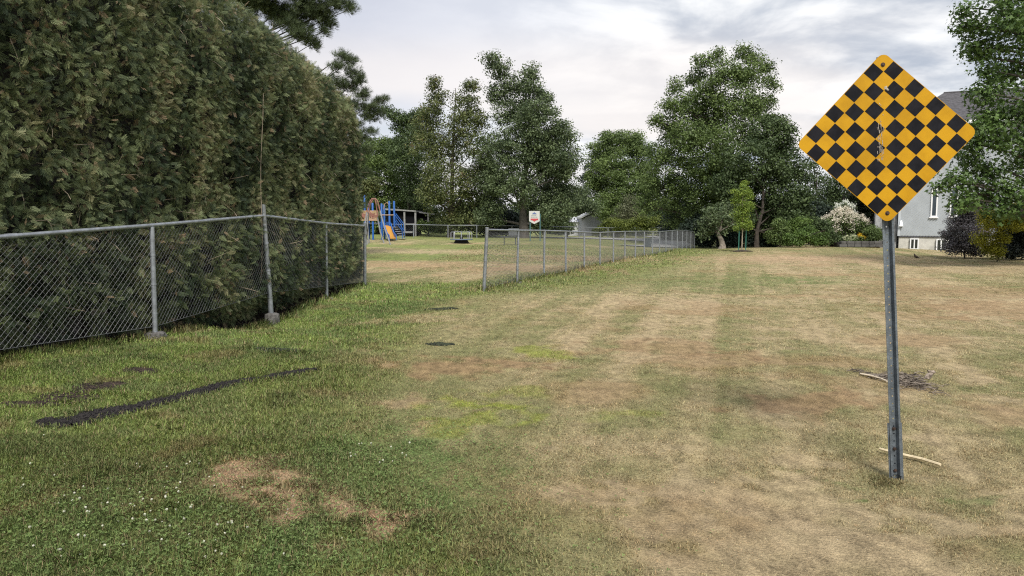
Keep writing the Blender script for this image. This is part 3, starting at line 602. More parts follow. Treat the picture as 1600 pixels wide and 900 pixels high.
tree('broadleaf_tree', 'pale leaved young tree above the yellow green shrubs', P(985, 366, 72)[:2], [(985,318,14),(975,335,16),(998,330,12),(965,345,12)], 72, leafmat('leaf_pale', (.07, .085, .04), (.17, .18, .10), .3), .17, 1.3, 26, clump_r=.4, trunk_r=.08, group=TR)
G_ys = leafmat('leaf_yellowish_shrub', (.07, .10, .02), (.19, .23, .045), .3)
# shrubs
SH = 'shrubs at the back of the lawns'
def shrub(label, blobs, Yd, m_, ls, dn, seed, base, cr=.22, name='garden_shrub', trk=.03, cpr=1.3, shell=.35, group=SH):
    return tree(name, label, P(*base, Yd)[:2], blobs, Yd, m_, ls, dn, seed, clump_r=cr, trunk_r=trk, group=group, cat='shrub', crown='foliage', cpr=cpr, shell=shell)
shrub('yellow green spreading shrub behind the long fence, below the pale young tree', [(960,350,12),(945,358,12),(978,355,12),(962,362,12),(935,362,8)], 66, G_ys, .14, 1.8, 31, (960, 368), cr=.3)
shrub('yellow green shrub with layered branches next to the blackish spruce', [(1005,345,10),(1020,350,10),(1005,358,12),(990,348,8),(1030,345,6)], 66, G_ys, .14, 1.6, 32, (1005, 368), cr=.3)
shrub('clipped round bright green shrub, tallest of the garden shrubs', [(1252,352,15),(1240,358,12),(1262,360,12)], 43.5, leafmat('leaf_bright', (.05, .085, .018), (.14, .22, .045), .2), .09, 2.2, 33, (1252, 383))
shrub('low mounded green shrub in front of the clipped round one', [(1250,372,12),(1268,372,12),(1235,374,10),(1284,374,11),(1262,364,10)], 42, leafmat('leaf_bright_low', (.045, .08, .018), (.12, .20, .04), .2), .09, 2.2, 34, (1262, 384))
shrub('loose green shrub at the left end of the shrub border', [(1217,352,11),(1222,366,12),(1208,372,11),(1228,376,9)], 43, G_mid, .10, 1.8, 35, (1216, 384))
shrub('dark green shrub between the mounded shrub and the flower bed', [(1300,370,11),(1288,356,11),(1310,376,8),(1278,350,10)], 43, G_dark, .10, 2.0, 36, (1298, 384))
shrub('small rounded green shrub beside the grey chimney', [(1362,362,9),(1372,366,9),(1364,374,8)], 42.5, G_mid, .08, 2.2, 37, (1366, 383))
shrub('purple grey leaved shrub against the grey house wall', [(1500,345,16),(1520,340,14),(1492,365,16),(1515,370,20),(1535,365,14),(1500,385,14),(1525,390,14),(1488,385,10),(1510,325,10),(1530,318,12)], 31, leafmat('leaf_purple', (.07, .07, .062), (.22, .20, .21), .2, c=(.42, .34, .38)), .08, 1.7, 38, (1510, 397), cr=.22)
shrub('golden green spreading shrub under the large maple on the right', [(1545,350,11),(1560,342,14),(1580,350,14),(1600,340,18),(1535,372,10),(1548,388,11),(1562,370,12),(1556,394,9),(1540,335,8),(1620,350,18),(1598,320,16)], 28, leafmat('leaf_golden', (.11, .13, .015), (.48, .46, .045), .3), .07, 1.5, 39, (1552, 402), cr=.2)
shrub('deep shaded evergreen at the right edge under the golden shrub', [(1590,375,18),(1610,385,20),(1580,392,12),(1640,370,28),(1600,360,18),(1588,352,20),(1615,345,26),(1570,385,10)], 29.5, leafmat('leaf_shaded', (.006, .010, .007), (.018, .025, .016), .05), .1, 2.4, 40, (1600, 405), cr=.3)  # near-black leaf colour carries the deep shade under the shrubs
shrub('yellowish leaved shrub sticking out behind the end of the cedar hedge', [(578,288,9),(587,283,7),(568,292,8),(560,300,10)], 27, G_olive, .08, 1.4, 41, (570, 400), cr=.18)
shrub('low green bush behind the far fence, right of the dark shelter', [(665,356,9),(655,352,8),(676,354,8),(690,356,7)], 61, G_mid, .16, 1.5, 42, (668, 364), cr=.3)
for i, (label, bl_, Yd, m_, b0_) in enumerate([
    ('dark undergrowth bush left of the forked olive tree, behind the far fence', [(640,345,12),(655,338,14),(675,345,14),(690,350,10)], 68, G_dark, (665, 366)),
    ('dark bush low between the forked tree and the white park sign', [(745,350,14),(765,356,12),(780,350,16),(800,354,14),(725,354,9)], 64, G_dark, (765, 369)),
    ('dark bush behind the thick trunk under the tallest grey green tree', [(820,345,18),(840,352,14),(860,346,16),(880,352,12)], 66, G_dark, (845, 369)),
    ('dark bush closing the gap right of the garage', [(945,350,14),(925,356,10),(960,340,18),(1000,335,20)], 92, G_dark, (955, 366)),
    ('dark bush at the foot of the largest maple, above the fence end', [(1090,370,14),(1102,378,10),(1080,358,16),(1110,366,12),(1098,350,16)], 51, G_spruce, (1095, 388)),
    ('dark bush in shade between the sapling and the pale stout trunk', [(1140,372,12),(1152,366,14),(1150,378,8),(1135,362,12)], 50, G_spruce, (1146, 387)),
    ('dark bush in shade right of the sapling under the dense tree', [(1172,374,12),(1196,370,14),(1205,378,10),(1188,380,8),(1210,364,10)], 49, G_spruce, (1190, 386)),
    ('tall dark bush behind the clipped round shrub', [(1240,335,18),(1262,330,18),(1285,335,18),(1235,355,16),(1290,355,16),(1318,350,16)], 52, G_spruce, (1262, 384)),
    ]):
    shrub(label, bl_, Yd, m_, .2 if Yd > 55 else .15, 2.0, 70+i, b0_, cr=.4, name='undergrowth_bush')
# near maple on the right, lobed leaves
ml_v = [(-.5, 0, 0), (-.1, -.16, .03), (.02, -.5, -.03), (.16, -.17, .02), (.55, 0, -.04), (.16, .17, .02), (.02, .5, -.03), (-.1, .16, .03)]; ml_f = [(0, 1, 2, 3, 4, 5, 6, 7)]
bl = []; r_ = random.Random(5)
for px, py, rp_ in [(1512,12,14),(1530,40,22),(1508,42,8),(1545,70,24),(1530,88,12),(1520,72,10),(1572,20,36),(1600,60,44),(1580,110,34),(1545,110,14),(1560,135,18),(1600,170,40),(1540,152,12),(1525,142,8),(1560,175,22),(1535,185,18),(1520,200,14),(1560,215,34),(1525,225,20),(1600,240,44),(1520,255,22),(1485,278,10),(1468,290,7),(1505,285,12),(1545,270,28),(1510,310,14),(1495,322,10),(1540,305,22),(1590,300,34),(1570,330,18),(1640,30,60),(1660,120,60),(1650,220,60),(1660,300,50),(1700,160,70),(1580,-30,40),(1640,-60,60),(1610,330,20)]:
    R_ = rp_/FPX*24; bl.append((P(px, py, 24+r_.uniform(-.8, 1.4)*R_), R_))
mg = P(1665, 415, 24.6); mg[2] = h1(mg[0], mg[1]); t = empty('maple_tree', mg, 'large near maple reaching in from the right edge, in front of the house roof', 'tree')
cc, V, F_, rn = foliage_mesh(bl, .17, 1.15, 77, .36, up=.5, proto=(ml_v, ml_f), droop=.15, shell=.5); link('crown', np_mesh('crown', V-mg, F_, G_maple, attr=rn), t)
m = MB(); pth = [mg-np.array((0, 0, .2)), mg+np.array((0, .1, 2)), mg+np.array((-.2, 0, 5)), mg+np.array((.1, .1, 8)), mg+np.array((0, 0, 10.5))]; m.tube(pth, [.36, .27, .2, .12, .04], 12)
for c, R_ in bl:
    f_ = np.clip((c[2]-mg[2]-1.6)/9, .12, .95)*10; a_ = mg+np.array((0, 0, f_)); md = a_*.4+c*.6+np.array((0, 0, .25)); m.tube([a_, md, c], [.07, .04, .015], 6, cap=False)
    sel = [q for q in cc if np.linalg.norm(q-c) < R_]; r_.shuffle(sel)
    for q in sel[:7]: m.tube([c, q], [.014, .006], 3, cap=False)
m.build('trunk', M_bark, t, mg, smooth=True)
# pines: tufts of needles along branches
def pine(label, base, blobs_px, Yd, seed, tuft=.16, dens=26, trunk_top=11, tr_=.25):
    r = np.random.default_rng(seed); g = np.array((base[0], base[1], h1(*base))); t = empty('pine_tree', g, label, 'tree', 'pines behind the hedge')
    m = MB(); m.tube([g-np.array((0, 0, .2)), g+np.array((.1, 0, trunk_top*.5)), g+np.array((0, .1, trunk_top))], [tr_, tr_*.7, .05], 10)
    pos, ax = [], []
    for px, py, rp_ in blobs_px:
        R_ = 1.22*rp_/FPX*Yd; c = P(px, py, Yd+r.uniform(-.6, .6)*R_); a_ = np.array((g[0], g[1], max(c[2]-.9-r.uniform(0, .8), g[2]+1.2))); m.tube([a_, (a_+c)/2+np.array((0, 0, -.15)), c], [.04, .022, .008], 6, cap=False)
        out = c-a_; out /= np.linalg.norm(out); n = int(dens*(R_/.5)**2)+8
        for _ in range(n):
            d = rdir(1, r)[0]*np.array((1, 1, .55)); q = c+d*R_*r.uniform(.2, 1)
            if r.random() < .35: m.tube([c+(q-c)*.2, q], [.009, .005], 3, cap=False)
            for k in range(3): pos.append(q+r.normal(0, .06, 3)); ax.append(out*.5+d*.7+np.array((0, 0, .35))+r.normal(0, .25, 3))
    pos = np.array(pos); ax = np.array(ax); ax /= np.linalg.norm(ax, axis=1, keepdims=True); pv, pf__ = [], []; rr = random.Random(3)
    for k in range(15):
        a_ = 2*math.pi*k/15*2.4; b_ = rr.uniform(.35, 1.1); d = np.array((math.cos(a_)*math.sin(b_), math.sin(a_)*math.sin(b_), math.cos(b_))); s_ = np.cross(d, (0, 0, 1)); s_ /= np.linalg.norm(s_); i = len(pv)
        pv += [-s_*.02, s_*.02, d+s_*.012, d-s_*.012]; pf__.append((i, i+1, i+2, i+3))
    V, F_ = scatter(pv, pf__, pos, frames(ax, rdir(len(pos), r)), tuft*r.uniform(.7, 1.2, len(pos)))
    V2 = np.array(V); link('crown', np_mesh('crown', V2-g, F_, G_pine, attr=np.repeat(np.clip(r.normal(.45, .2, len(pos)), 0, 1), len(pv))), t); m.build('trunk', M_bark, t, g, smooth=True)
pine('long needled pine reaching over the hedge top into the sky', (-9.5, 24), [(400,5,30),(430,20,26),(455,35,26),(478,12,26),(470,55,18),(500,22,20),(520,8,16),(540,5,9),(548,14,6),(488,68,11),(512,38,10),(420,-25,40),(370,-20,40),(480,-30,36),(505,50,6),(340,-60,60),(440,-70,50)], 24, 91, .17, 90)
pine('grey green pine showing past the far end of the hedge', (-8.6, 30), [(534,88,10),(548,95,11),(528,105,12),(552,115,13),(562,125,9),(545,135,16),(566,148,12),(552,165,14),(570,170,8),(548,195,16),(590,158,9),(602,155,4),(580,168,10),(575,182,14),(592,176,8),(560,215,16),(580,205,8),(555,245,18),(573,235,8),(550,280,18),(572,270,8),(550,320,20),(520,130,16),(520,170,20),(530,240,24)], 30, 92, .17, 62, 6.6, .16)
# a far-off wood closes the horizon
r2 = np.random.default_rng(5); bl = []
for k in range(150):
    a_ = r2.uniform(-.95, 1.15); Yd = r2.uniform(125, 170); bl.append((np.array((a_*Yd*.9, Yd, -1.5+r2.uniform(.5, 5.5))), r2.uniform(2.2, 3.6)))
cc, V, F_, rn = foliage_mesh(bl, .75, 1.3, 99, 1.2)
tag(link('woods', np_mesh('woods', V, F_, G_dark, attr=rn)), 'distant low wood closing the view behind the field', 'wood', kind='stuff')

# ------------------------------------------------------------------ staked sapling
sb = P(1159, 392, 36); sb[2] = h1(sb[0], sb[1]); t = empty('staked_sapling', sb, 'yellow green sapling tied between green stakes on the lawn', 'tree')
bl = [(P(px, py, 36+random.uniform(-.15, .15)), rp_/FPX*36) for px, py, rp_ in [(1160,290,4),(1163,284,3),(1156,300,8),(1166,298,7),(1172,305,5),(1148,297,4),(1158,315,12),(1166,325,11),(1153,332,10),(1162,342,12),(1156,352,9),(1168,350,8),(1147,312,5),(1174,318,5)]]
cc, V, F_, rn = foliage_mesh(bl, .085, 1.3, 55, .13, droop=.4, cpr=1.0); link('crown', np_mesh('crown', V-sb, F_, leafmat('leaf_sapling', (.10, .17, .03), (.29, .38, .065), .35), attr=rn), t)
m = MB(); tp = P(1160, 300, 36); m.tube([sb-np.array((0, 0, .1)), sb+np.array((.01, 0, 1.2)), tp], [.03, .024, .008], 8)
for c, R_ in bl: m.tube([np.array((sb[0], sb[1], max(sb[2]+1.0, c[2]-.35))), c], [.010, .004], 4, cap=False)
m.build('trunk', mat('sapling_bark', (.30, .25, .19), .8, var=.2), t, sb, smooth=True)
M_green = mat('green_painted_steel', (.035, .17, .13), .5, .2)
for px in (1154, 1165):
    a_ = P(px, 392, 36); a_[2] = sb[2]; m = MB(); m.box((a_[0], a_[1], sb[2]+.55), (.035, .035, 1.5)); m.box((a_[0], a_[1], sb[2]+1.18), (.06, .06, .03)); m.build('stake', M_green, t, sb)
m = MB(); m.tube([P(1154, 358, 36), P(1159, 356, 35.95), P(1165, 358, 36)], .012, 5); m.build('tie', mat('black_rubber', (.02, .02, .02), .8), t, sb)
m = MB(); n = 22; ring = [(sb[0]+math.cos(2*math.pi*k/n)*.55*random.uniform(.85, 1.1), sb[1]+math.sin(2*math.pi*k/n)*.5*random.uniform(.85, 1.1)) for k in range(n)]
m.add([(sb[0], sb[1], h1(sb[0], sb[1])+.09)]+[(x_, y_, h1(x_, y_)+.02) for x_, y_ in ring], [(0, 1+k, 1+(k+1) % n) for k in range(n)]); m.build('dark_ring', mat('dark_ring_surface', (.045, .032, .022), .95, bump=.8, bscale=60, var=.4), t, sb)  # low dark mound ringing the sapling's foot

# ------------------------------------------------------------------ checkerboard sign
def rotm(yaw, pit, rol):
    cz, sz, cx, sx, cy, sy = math.cos(yaw), math.sin(yaw), math.cos(pit), math.sin(pit), math.cos(rol), math.sin(rol)
    return np.array([[cz, -sz, 0], [sz, cz, 0], [0, 0, 1]])@np.array([[1, 0, 0], [0, cx, -sx], [0, sx, cx]])@np.array([[cy, 0, sy], [0, 1, 0], [-sy, 0, cy]])
SM = rotm(-.15726, -.02563, -.0602); SCn = np.array((2.3225, 4.6444, 2.1109)); SD = .75
gb0 = P(1402, 757, 4.66); gb0[2] = hz1(gb0[0], gb0[1])-.01
sgn = empty('checkerboard_sign', gb0, 'yellow and black checkerboard diamond sign on a leaning steel post', 'road sign')
def S(a, b_, d): # a: along lower-left->... diamond axes; d: out of the face toward the camera
    e1 = (SM@np.array((1, 0, 1)))/math.sqrt(2); e2 = (SM@np.array((-1, 0, 1)))/math.sqrt(2); nf = SM@np.array((0, -1, 0.))
    return SCn+e1*a+e2*b_+nf*d
hs = SD/2; cr_ = .042; poly = []
for cx_, cy_, a0 in [(hs-cr_, -hs+cr_, -90), (hs-cr_, hs-cr_, 0), (-hs+cr_, hs-cr_, 90), (-hs+cr_, -hs+cr_, 180)]:
    for k in range(7): a_ = math.radians(a0+15*k); poly.append((cx_+cr_*math.cos(a_), cy_+cr_*math.sin(a_)))
M_yel = mat('reflective_yellow', (.46, .235, .004), .5, var=.12, vscale=4, c2=(.51, .27, .006), spec=.2); M_blk = mat('reflective_black', (.007, .007, .010), .6, var=.3, vscale=9, c2=(.012, .012, .016), spec=.12)
m = MB(); m.prism(poly, -.003, 0, S); m.build('panel', M_yel, sgn, gb0)
m = MB(); cs = (SD-.004)/9
for i in range(9):
    for j in range(9):
        if (i+j) % 2:
            a_, b_ = -hs+.002+cs*i, -hs+.002+cs*j; g_ = .0012
            m.prism([(a_+g_, b_+g_), (a_+cs-g_, b_+g_), (a_+cs-g_, b_+cs-g_), (a_+g_, b_+cs-g_)], .0006, .0012, S)
m.build('black_squares', M_blk, sgn, gb0)
def SV(u_, v_, d): return SCn+SM@np.array((u_, 0, v_))+(SM@np.array((0, -1., 0)))*d   # u right, v up
M_sc = mat('scuffed_grey', (.34, .30, .25), .7, var=.4, vscale=60)
m = MB(); r_ = random.Random(8)        # scuffs and scratches down the middle
for k in range(34):
    u0 = -.032+r_.gauss(0, .009); v0 = .13-r_.random()*.26; L_ = r_.uniform(.008, .05)*(1 if abs(v0) < .1 else .5); w_ = r_.uniform(.0006, .0017)*(1.6 if r_.random() < .15 else 1); sl_ = r_.uniform(-.05, .12)
    m.prism([(u0-w_, v0), (u0, v0-L_*.05), (u0+w_, v0), (u0+w_+sl_*L_, v0-L_), (u0-w_*.6+sl_*L_, v0-L_*.97)], .0014, .0018, SV)
m.build('scratch', M_sc, sgn, gb0)
for (u0, v0, s_) in [(.01, .312, .009), (.018, .302, .006), (.024, .296, .005), (.004, .305, .005), (-.028, .215, .004), (-.022, .207, .003), (-.045, -.05, .003), (-.01, .145, .003)]:
    m = MB(); m.prism([(u0+s_*r_.uniform(.4, 1.2)*math.cos(a_), v0+s_*r_.uniform(.5, 1.5)*math.sin(a_)) for a_ in np.linspace(0, 5.4, 7)], .0014, .0018, SV); m.build('stain', M_sc, sgn, gb0)
Bt, Bb = P(1379, 101, 4.63), None
def on_sign(px, py, d):   # point of the sign plane seen at a plan pixel
    dr = FV+UV*(-(py-450)/FPX)+np.array([1., 0, 0])*((px-800)/FPX); nf = SM@np.array((0, -1., 0)); tt = ((SCn-CV)@nf)/(dr@nf); return CV+dr*tt+nf*d
M_bolt = mat('rusty_bolt', (.07, .045, .035), .7, .4, var=.4, vscale=60)
bts = [on_sign(1379.5, 101, 0), on_sign(1386.5, 333, 0)]; nf = SM@np.array((0, -1., 0))
for q in bts: m = MB(); m.tube([q+nf*.001, q+nf*.003, q+nf*.0031], [.013, .013, .007], 14); m.tube([q+nf*.003, q+nf*.010], .0075, 6); m.build('bolt', M_bolt, sgn, gb0)
# U-channel post: flanges face the camera, holes down the web
up_ = bts[0]-gb0; up_ = up_/np.linalg.norm(up_); pr = SM@np.array((1., 0, 0)); pr = pr-up_*(pr@up_); pr /= np.linalg.norm(pr); pn = np.cross(pr, up_); pn = pn if pn[1] < 0 else -pn   # toward the camera
Lp = np.linalg.norm(bts[0]-gb0)+.05; M_post = mat('galvanised_post', (.15, .175, .20), .5, .5, var=.22, vscale=14, bump=.15, bscale=80)
def channel(m, org, z0, z1, half, web, deep, th, hole0, pitch=.0254*1.0, hr=.0048, face=1):
    """hat profile: flange, wall, web, wall, flange; web lies deep behind the flanges"""
    A = lambda u_, d, z_: org+pr*u_+pn*d+up_*z_
    prof = [(-half, 0), (-web-.010, 0), (-web, -deep), (web, -deep), (web+.010, 0), (half, 0)]
    for i in (0, 1, 3, 4):
        (u0, d0), (u1, d1) = prof[i], prof[i+1]
        vs = []
        for z_ in (z0, z1):
            vs += [A(u0, d0, z_), A(u1, d1, z_), A(u1, d1-th, z_), A(u0, d0-th, z_)]
        m.add(vs, [(0, 1, 2, 3)[::-1], (4, 5, 6, 7), (0, 1, 5, 4), (1, 2, 6, 5), (2, 3, 7, 6), (3, 0, 4, 7)])
    z_ = z0; d = -deep
    while z_ < z1-1e-6:
        ze = min(z_+pitch, z1); zc = (z_+ze)/2; n = 8
        rim = [(web, 0), (web, 1), (0, 1), (-web, 1), (-web, 0), (-web, -1), (0, -1), (web, -1)]; hh = (ze-z_)/2
        for dd in (d, d-th):
            vs = [A(a, dd, zc+b_*hh) for a, b_ in rim]+[A(hr*math.cos(2*math.pi*k/8), dd, zc+min(hr, hh*.8)*math.sin(2*math.pi*k/8)) for k in range(8)]
            m.add(vs, [(k, (k+1) % 8, 8+(k+1) % 8, 8+k) for k in range(8)])
        vs = [A(hr*math.cos(2*math.pi*k/8), dd, zc+min(hr, hh*.8)*math.sin(2*math.pi*k/8)) for dd in (d, d-th) for k in range(8)]
        m.add(vs, [(k, (k+1) % 8, 8+(k+1) % 8, 8+k) for k in range(8)]); z_ = ze
po = gb0-pn*.006; m = MB(); channel(m, po, .04, Lp, .034, .012, .030, .004, .05, pitch=.05, hr=.0055); m.build('post', M_post, sgn, gb0)
m = MB(); channel(m, gb0-pn*.014, -.3, .392, .044, .018, .032, .005, .05, pitch=.05, hr=.0055); m.build('anchor_post', M_post, sgn, gb0)
for z_ in (.35, .215, .07):
    q = gb0+up_*z_-pn*.034; m = MB(); m.tube([q-pn*.01, q+pn*.012+up_*.001], .0065, 8); m.tube([q, q+pn*.008], .011, 6); m.build('bolt', M_bolt, sgn, gb0)

# ------------------------------------------------------------------ house on the right
M_sid = mat('grey_siding', (.44, .475, .51), .6, var=.05, vscale=2); M_found = mat('foundation_concrete', (.48, .47, .43), .95, var=.14, vscale=2, bump=.3)
M_white = mat('white_paint', (.75, .76, .77), .5); M_shing = mat('asphalt_shingles', (.075, .072, .078), .95, var=.3, vscale=6, bump=.6, bscale=20)
M_glass = mat('window_glass', (.045, .06, .075), .12, 0, spec=.8); M_bglass = mat('dark_window_glass', (.03, .035, .03), .15)
A_ = P(1403, 387, 42.5); B_ = P(1475, 394, 41.6)
A_ = np.array((A_[0], A_[1], 0.)); wd = np.array((B_[0], B_[1], 0.))-A_; wd /= np.linalg.norm(wd); wn_ = np.array((wd[1], -wd[0], 0)); WL = 13.0
gz = h1(A_[0], A_[1]); A_[2] = gz; Ho = A_.copy(); zb = 1.6-(369-345)/1150*42.5; ze_ = 7.1; zr = 1.6+(345-153)/1150*46
house = empty('house', Ho, 'grey sided house with a dark hip roof behind the checkered sign', 'house')
Wp = lambda s_, d, z_: np.array((A_[0], A_[1], 0))+wd*s_+wn_*d+np.array((0, 0, z_))     # d positive = toward camera
m = MB(); dpt = 8.0; mh = lambda mb_, s0, s1, d0, d1, z0, z1: mb_.add([Wp(s_, d, z_) for s_ in (s0, s1) for d in (d0, d1) for z_ in (z0, z1)], [(0, 1, 3, 2), (4, 6, 7, 5), (0, 4, 5, 1), (2, 3, 7, 6), (0, 2, 6, 4), (1, 5, 7, 3)])
mh(m, .03, WL-.03, -dpt+.03, -.04, -1, zb); m.build('foundation', M_found, house, Ho)
m = MB(); mh(m, 0, WL, -dpt, 0, zb+.002, ze_); m.build('wall', M_sid, house, Ho)
m = MB(); mh(m, -.02, WL+.02, 0.001, .02, zb-.05, zb+.012); m.build('drip_edge', mat('dark_flashing', (.05, .05, .06), .6), house, Ho)
# diagonal boards, each a thin lapped plank
m = MB(); pit = .15; wz0, wz1 = zb+.04, ze_-.02; hgt = wz1-wz0; s_ = -hgt
wins = [(1.95, 2.42, 0), (3.55, 4.02, 0), (6.0, 6.9, 0)]
while s_ < WL:
    # board runs from (s_, wz0) to (s_+hgt, wz1): clip to the wall
    def clipb(s0):
        a = (s0, wz0); b_ = (s0+hgt, wz1)
        if a[0] < 0: a = (0, wz0-s0)
        if b_[0] > WL: b_ = (WL, wz0+(WL-s0))
        return a, b_
    (a0, b0), (a1, b1) = clipb(s_), clipb(s_+pit*.93)
    if b0[0] > a0[0]+.02 and b1[0] > a1[0]+.02:
        V4 = [Wp(a0[0], .05, a0[1]), Wp(a1[0], .006, a1[1]), Wp(b1[0], .006, b1[1]), Wp(b0[0], .05, b0[1])]
        if 0 > s_ and a0[0] == 0 and a1[0] == 0: pass
        m.quad(*V4); m.quad(Wp(a0[0], .001, a0[1]), V4[0], V4[3], Wp(b0[0], .001, b0[1]))
    s_ += pit
m.build('siding_boards', M_sid, house, Ho)
m = MB(); mh(m, -.06, .06, -.06, .08, zb+.02, ze_); m.build('corner_board', M_sid, house, Ho)
# hip roof
ov = .45; R4 = [Wp(-ov, ov, ze_), Wp(WL+ov, ov, ze_), Wp(WL+ov, -dpt-ov, ze_), Wp(-ov, -dpt-ov, ze_)]; rg0, rg1 = Wp(2.4, -dpt/2, zr), Wp(WL-3, -dpt/2, zr); lo = [p_-np.array((0, 0, .18)) for p_ in R4]
m = MB(); m.add(R4+[rg0, rg1], [(0, 1, 5, 4), (1, 2, 5), (2, 3, 4, 5), (3, 0, 4)]); m.tube([rg0, rg1], .06, 6); m.build('roof', M_shing, house, Ho)
m = MB(); m.add([p_-np.array((0, 0, .004)) for p_ in R4]+lo, [(4, 5, 6, 7)[::-1]]+[(i, 4+i, 4+(i+1) % 4, (i+1) % 4) for i in range(4)]); m.build('fascia', M_white, house, Ho)
def window(s0, s1, z0, z1, bars, glass, fr=.07):
    m = MB()
    for a in [(s0-fr, s0, z0-fr, z1+fr), (s1, s1+fr, z0-fr, z1+fr), (s0, s1, z1, z1+fr), (s0, s1, z0-fr, z0)]: mh(m, a[0], a[1], .0, .10, a[2], a[3])
    for b_ in range(bars): c = s0+(s1-s0)*(b_+1)/(bars+1); mh(m, c-.03, c+.03, .01, .095, z0, z1)
    w = m.build('window', M_white, house, Ho)
    m = MB(); mh(m, s0, s1, .072, .078, z0, z1); m.build('pane', glass, w, Ho); w.parent = house
    m = MB(); mh(m, s0-fr-.06, s1+fr+.06, 0.0, .14, z0-fr-.07, z0-fr-.003); m.build('sill', M_white, w, Ho)
    for ch in w.children: ch.matrix_parent_inverse.identity()
def s_at(px):      # distance along the wall seen at plan pixel column px
    k = (px-800)/FPX*1.0; k = k  # x/y ratio (camera pitch is small)
    kk = k/ (math.cos(TH)) if False else k; return (kk*A_[1]-A_[0])/(wd[0]-kk*wd[1])
def z_at(py, s_): y_ = A_[1]+wd[1]*s_; return P(0, py, y_)[2]
for (xa, xb, ya, yb) in [(1452.5, 1458.5, 297, 337), (1482, 1490, 292, 336)]:
    a, b_ = s_at(xa), s_at(xb); window(a, b_, z_at(yb, a), z_at(ya, a), 0, M_glass)
for (xa, xb, ya, yb) in [(1422.5, 1432.5, 374, 388), (1463.5, 1475, 375, 391)]:
    a, b_ = s_at(xa), s_at(xb); window(a, b_, z_at(yb, a), z_at(ya, a), 1, M_bglass, .06)
m = MB(); q = s_at(1405.5); zz_ = z_at(350, q); m.add([Wp(q+a, .02+d, zz_+c) for a, d, c in [(-.10, 0, -.13), (.10, 0, -.13), (.10, .22, -.13), (-.10, .22, -.13), (-.04, 0, .2), (.04, 0, .2), (.04, .1, .2), (-.04, .1, .2)]], [(0, 1, 2, 3)[::-1], (4, 5, 6, 7), (0, 1, 5, 4), (1, 2, 6, 5), (2, 3, 7, 6), (3, 0, 4, 7)]); m.build('wall_lamp', M_white, house, Ho)
m = MB(); mh(m, -1.22, -.08, -1.5, -.25, -1, 8.6); mh(m, -1.28, -.02, -1.56, -.19, 8.6, 8.75); m.build('chimney', mat('chimney_stone', (.27, .275, .28), .9, var=.28, vscale=5, bump=.6, bscale=12), house, Ho)

# ------------------------------------------------------------------ garden bed by the chimney
q0 = P(1310, 385, 42); q1 = P(1374, 386, 42.2); z_ = h1(q0[0], q0[1]); t = empty('stone_planter', (q0[0], q0[1], z_), 'low grey stone raised bed left of the chimney', 'planter'); O_ = np.array((q0[0], q0[1], z_))
for row in range(2):
    m = MB(); x_ = q0[0]+.1*row; r_ = random.Random(row)
    while x_ < q1[0]: w_ = r_.uniform(.28, .5); m.box((x_+w_/2, q0[1]+r_.uniform(-.02, .02), z_+.10+row*.17), (w_-.02, .3, .155)); x_ += w_
    m.build('stone_course', mat('bed_stone', (.085, .082, .078), .95, var=.3, vscale=3, bump=.5), t, O_, bevel=.015)
m = MB(); m.box(((q0[0]+q1[0])/2, q0[1]+.65, z_+.12), (q1[0]-q0[0], 1.0, .3)); m.build('bed_soil', M_core, t, O_)
def petals(name, label, blobs, Yd, c_in, c_pet, ps, n, seed, base, cat='flowers', group=None, leafc=None, up=.3):
    g = P(*base, Yd); g[2] = h1(g[0], g[1]); t = empty(name, g, label, cat, group); r = np.random.default_rng(seed); bl = [(P(px, py, Yd+r.uniform(-.3, .3)*rp_/FPX*Yd), rp_/FPX*Yd) for px, py, rp_ in blobs]
    cc, V, F_, rn = foliage_mesh([(c-np.array((0, -.1, .08)), R_*.93) for c, R_ in bl], .10, 1.6, seed, .2, cpr=1.2); V[:, 2] = np.maximum(V[:, 2], g[2]+.02)
    link('leaves', np_mesh('leaves', V-g, F_, leafc or G_mid, attr=rn), t); fc = []
    for c, R_ in bl:
        k = int(n*6.0*(R_/.5)**2)+6; d = rdir(k, r); d[:, 1] = -np.abs(d[:, 1])*.9 if False else d[:, 1]; d[:, 2] = np.where(d[:, 2] < -.35, -d[:, 2], d[:, 2]); fc.append(c+d*R_*r.uniform(.95, 1.15, k)[:, None])
    fc = np.concatenate(fc); k = 14; pos = np.repeat(fc, k, 0)+r.normal(0, ps*.9, (len(fc)*k, 3)); V, F_ = scatter(LEAF_V, LEAF_F, pos, frames(rdir(len(pos), r)+np.array((0, -.4, up)), rdir(len(pos), r)), ps*r.uniform(.7, 1.3, len(pos)))
    link('blossoms', np_mesh('blossoms', V-g, F_, leafmat(name+'_petal', c_in, c_pet, .3, .7), attr=np.repeat(np.clip(r.normal(.5, .25, len(pos)), 0, 1), 4)), t)
    m = MB()
    for c, R_ in bl: m.tube([g, (g+c)/2+np.array((r.uniform(-.1, .1), 0, .1)), c], [.02, .014, .006], 5, cap=False)
    m.build('stem', M_bark, t, g)
petals('hydrangea_shrub', 'large hydrangea covered in cream and pinkish flower heads', [(1296,350,13),(1310,342,14),(1303,358,9),(1325,343,13),(1340,348,13),(1352,352,9),(1330,356,10),(1318,334,10)], 44, (.62, .54, .42), (.93, .88, .76), .06, 9, 61, (1322, 384), 'shrub')
petals('hydrangea_shrub', 'whiter flower heads rising above the large hydrangea', [(1310,324,5),(1320,321,6),(1329,324,5),(1333,335,4)], 44.4, (.55, .58, .48), (.84, .86, .80), .07, 16, 62, (1326, 384), 'shrub')
petals('flower_clump', 'cream white flowers at the left of the stone bed', [(1324,374,5),(1333,372,5),(1329,376,4),(1340,373,4)], 42.6, (.45, .5, .3), (.78, .78, .55), .045, 14, 63, (1330, 381), group='flowers in the stone bed')
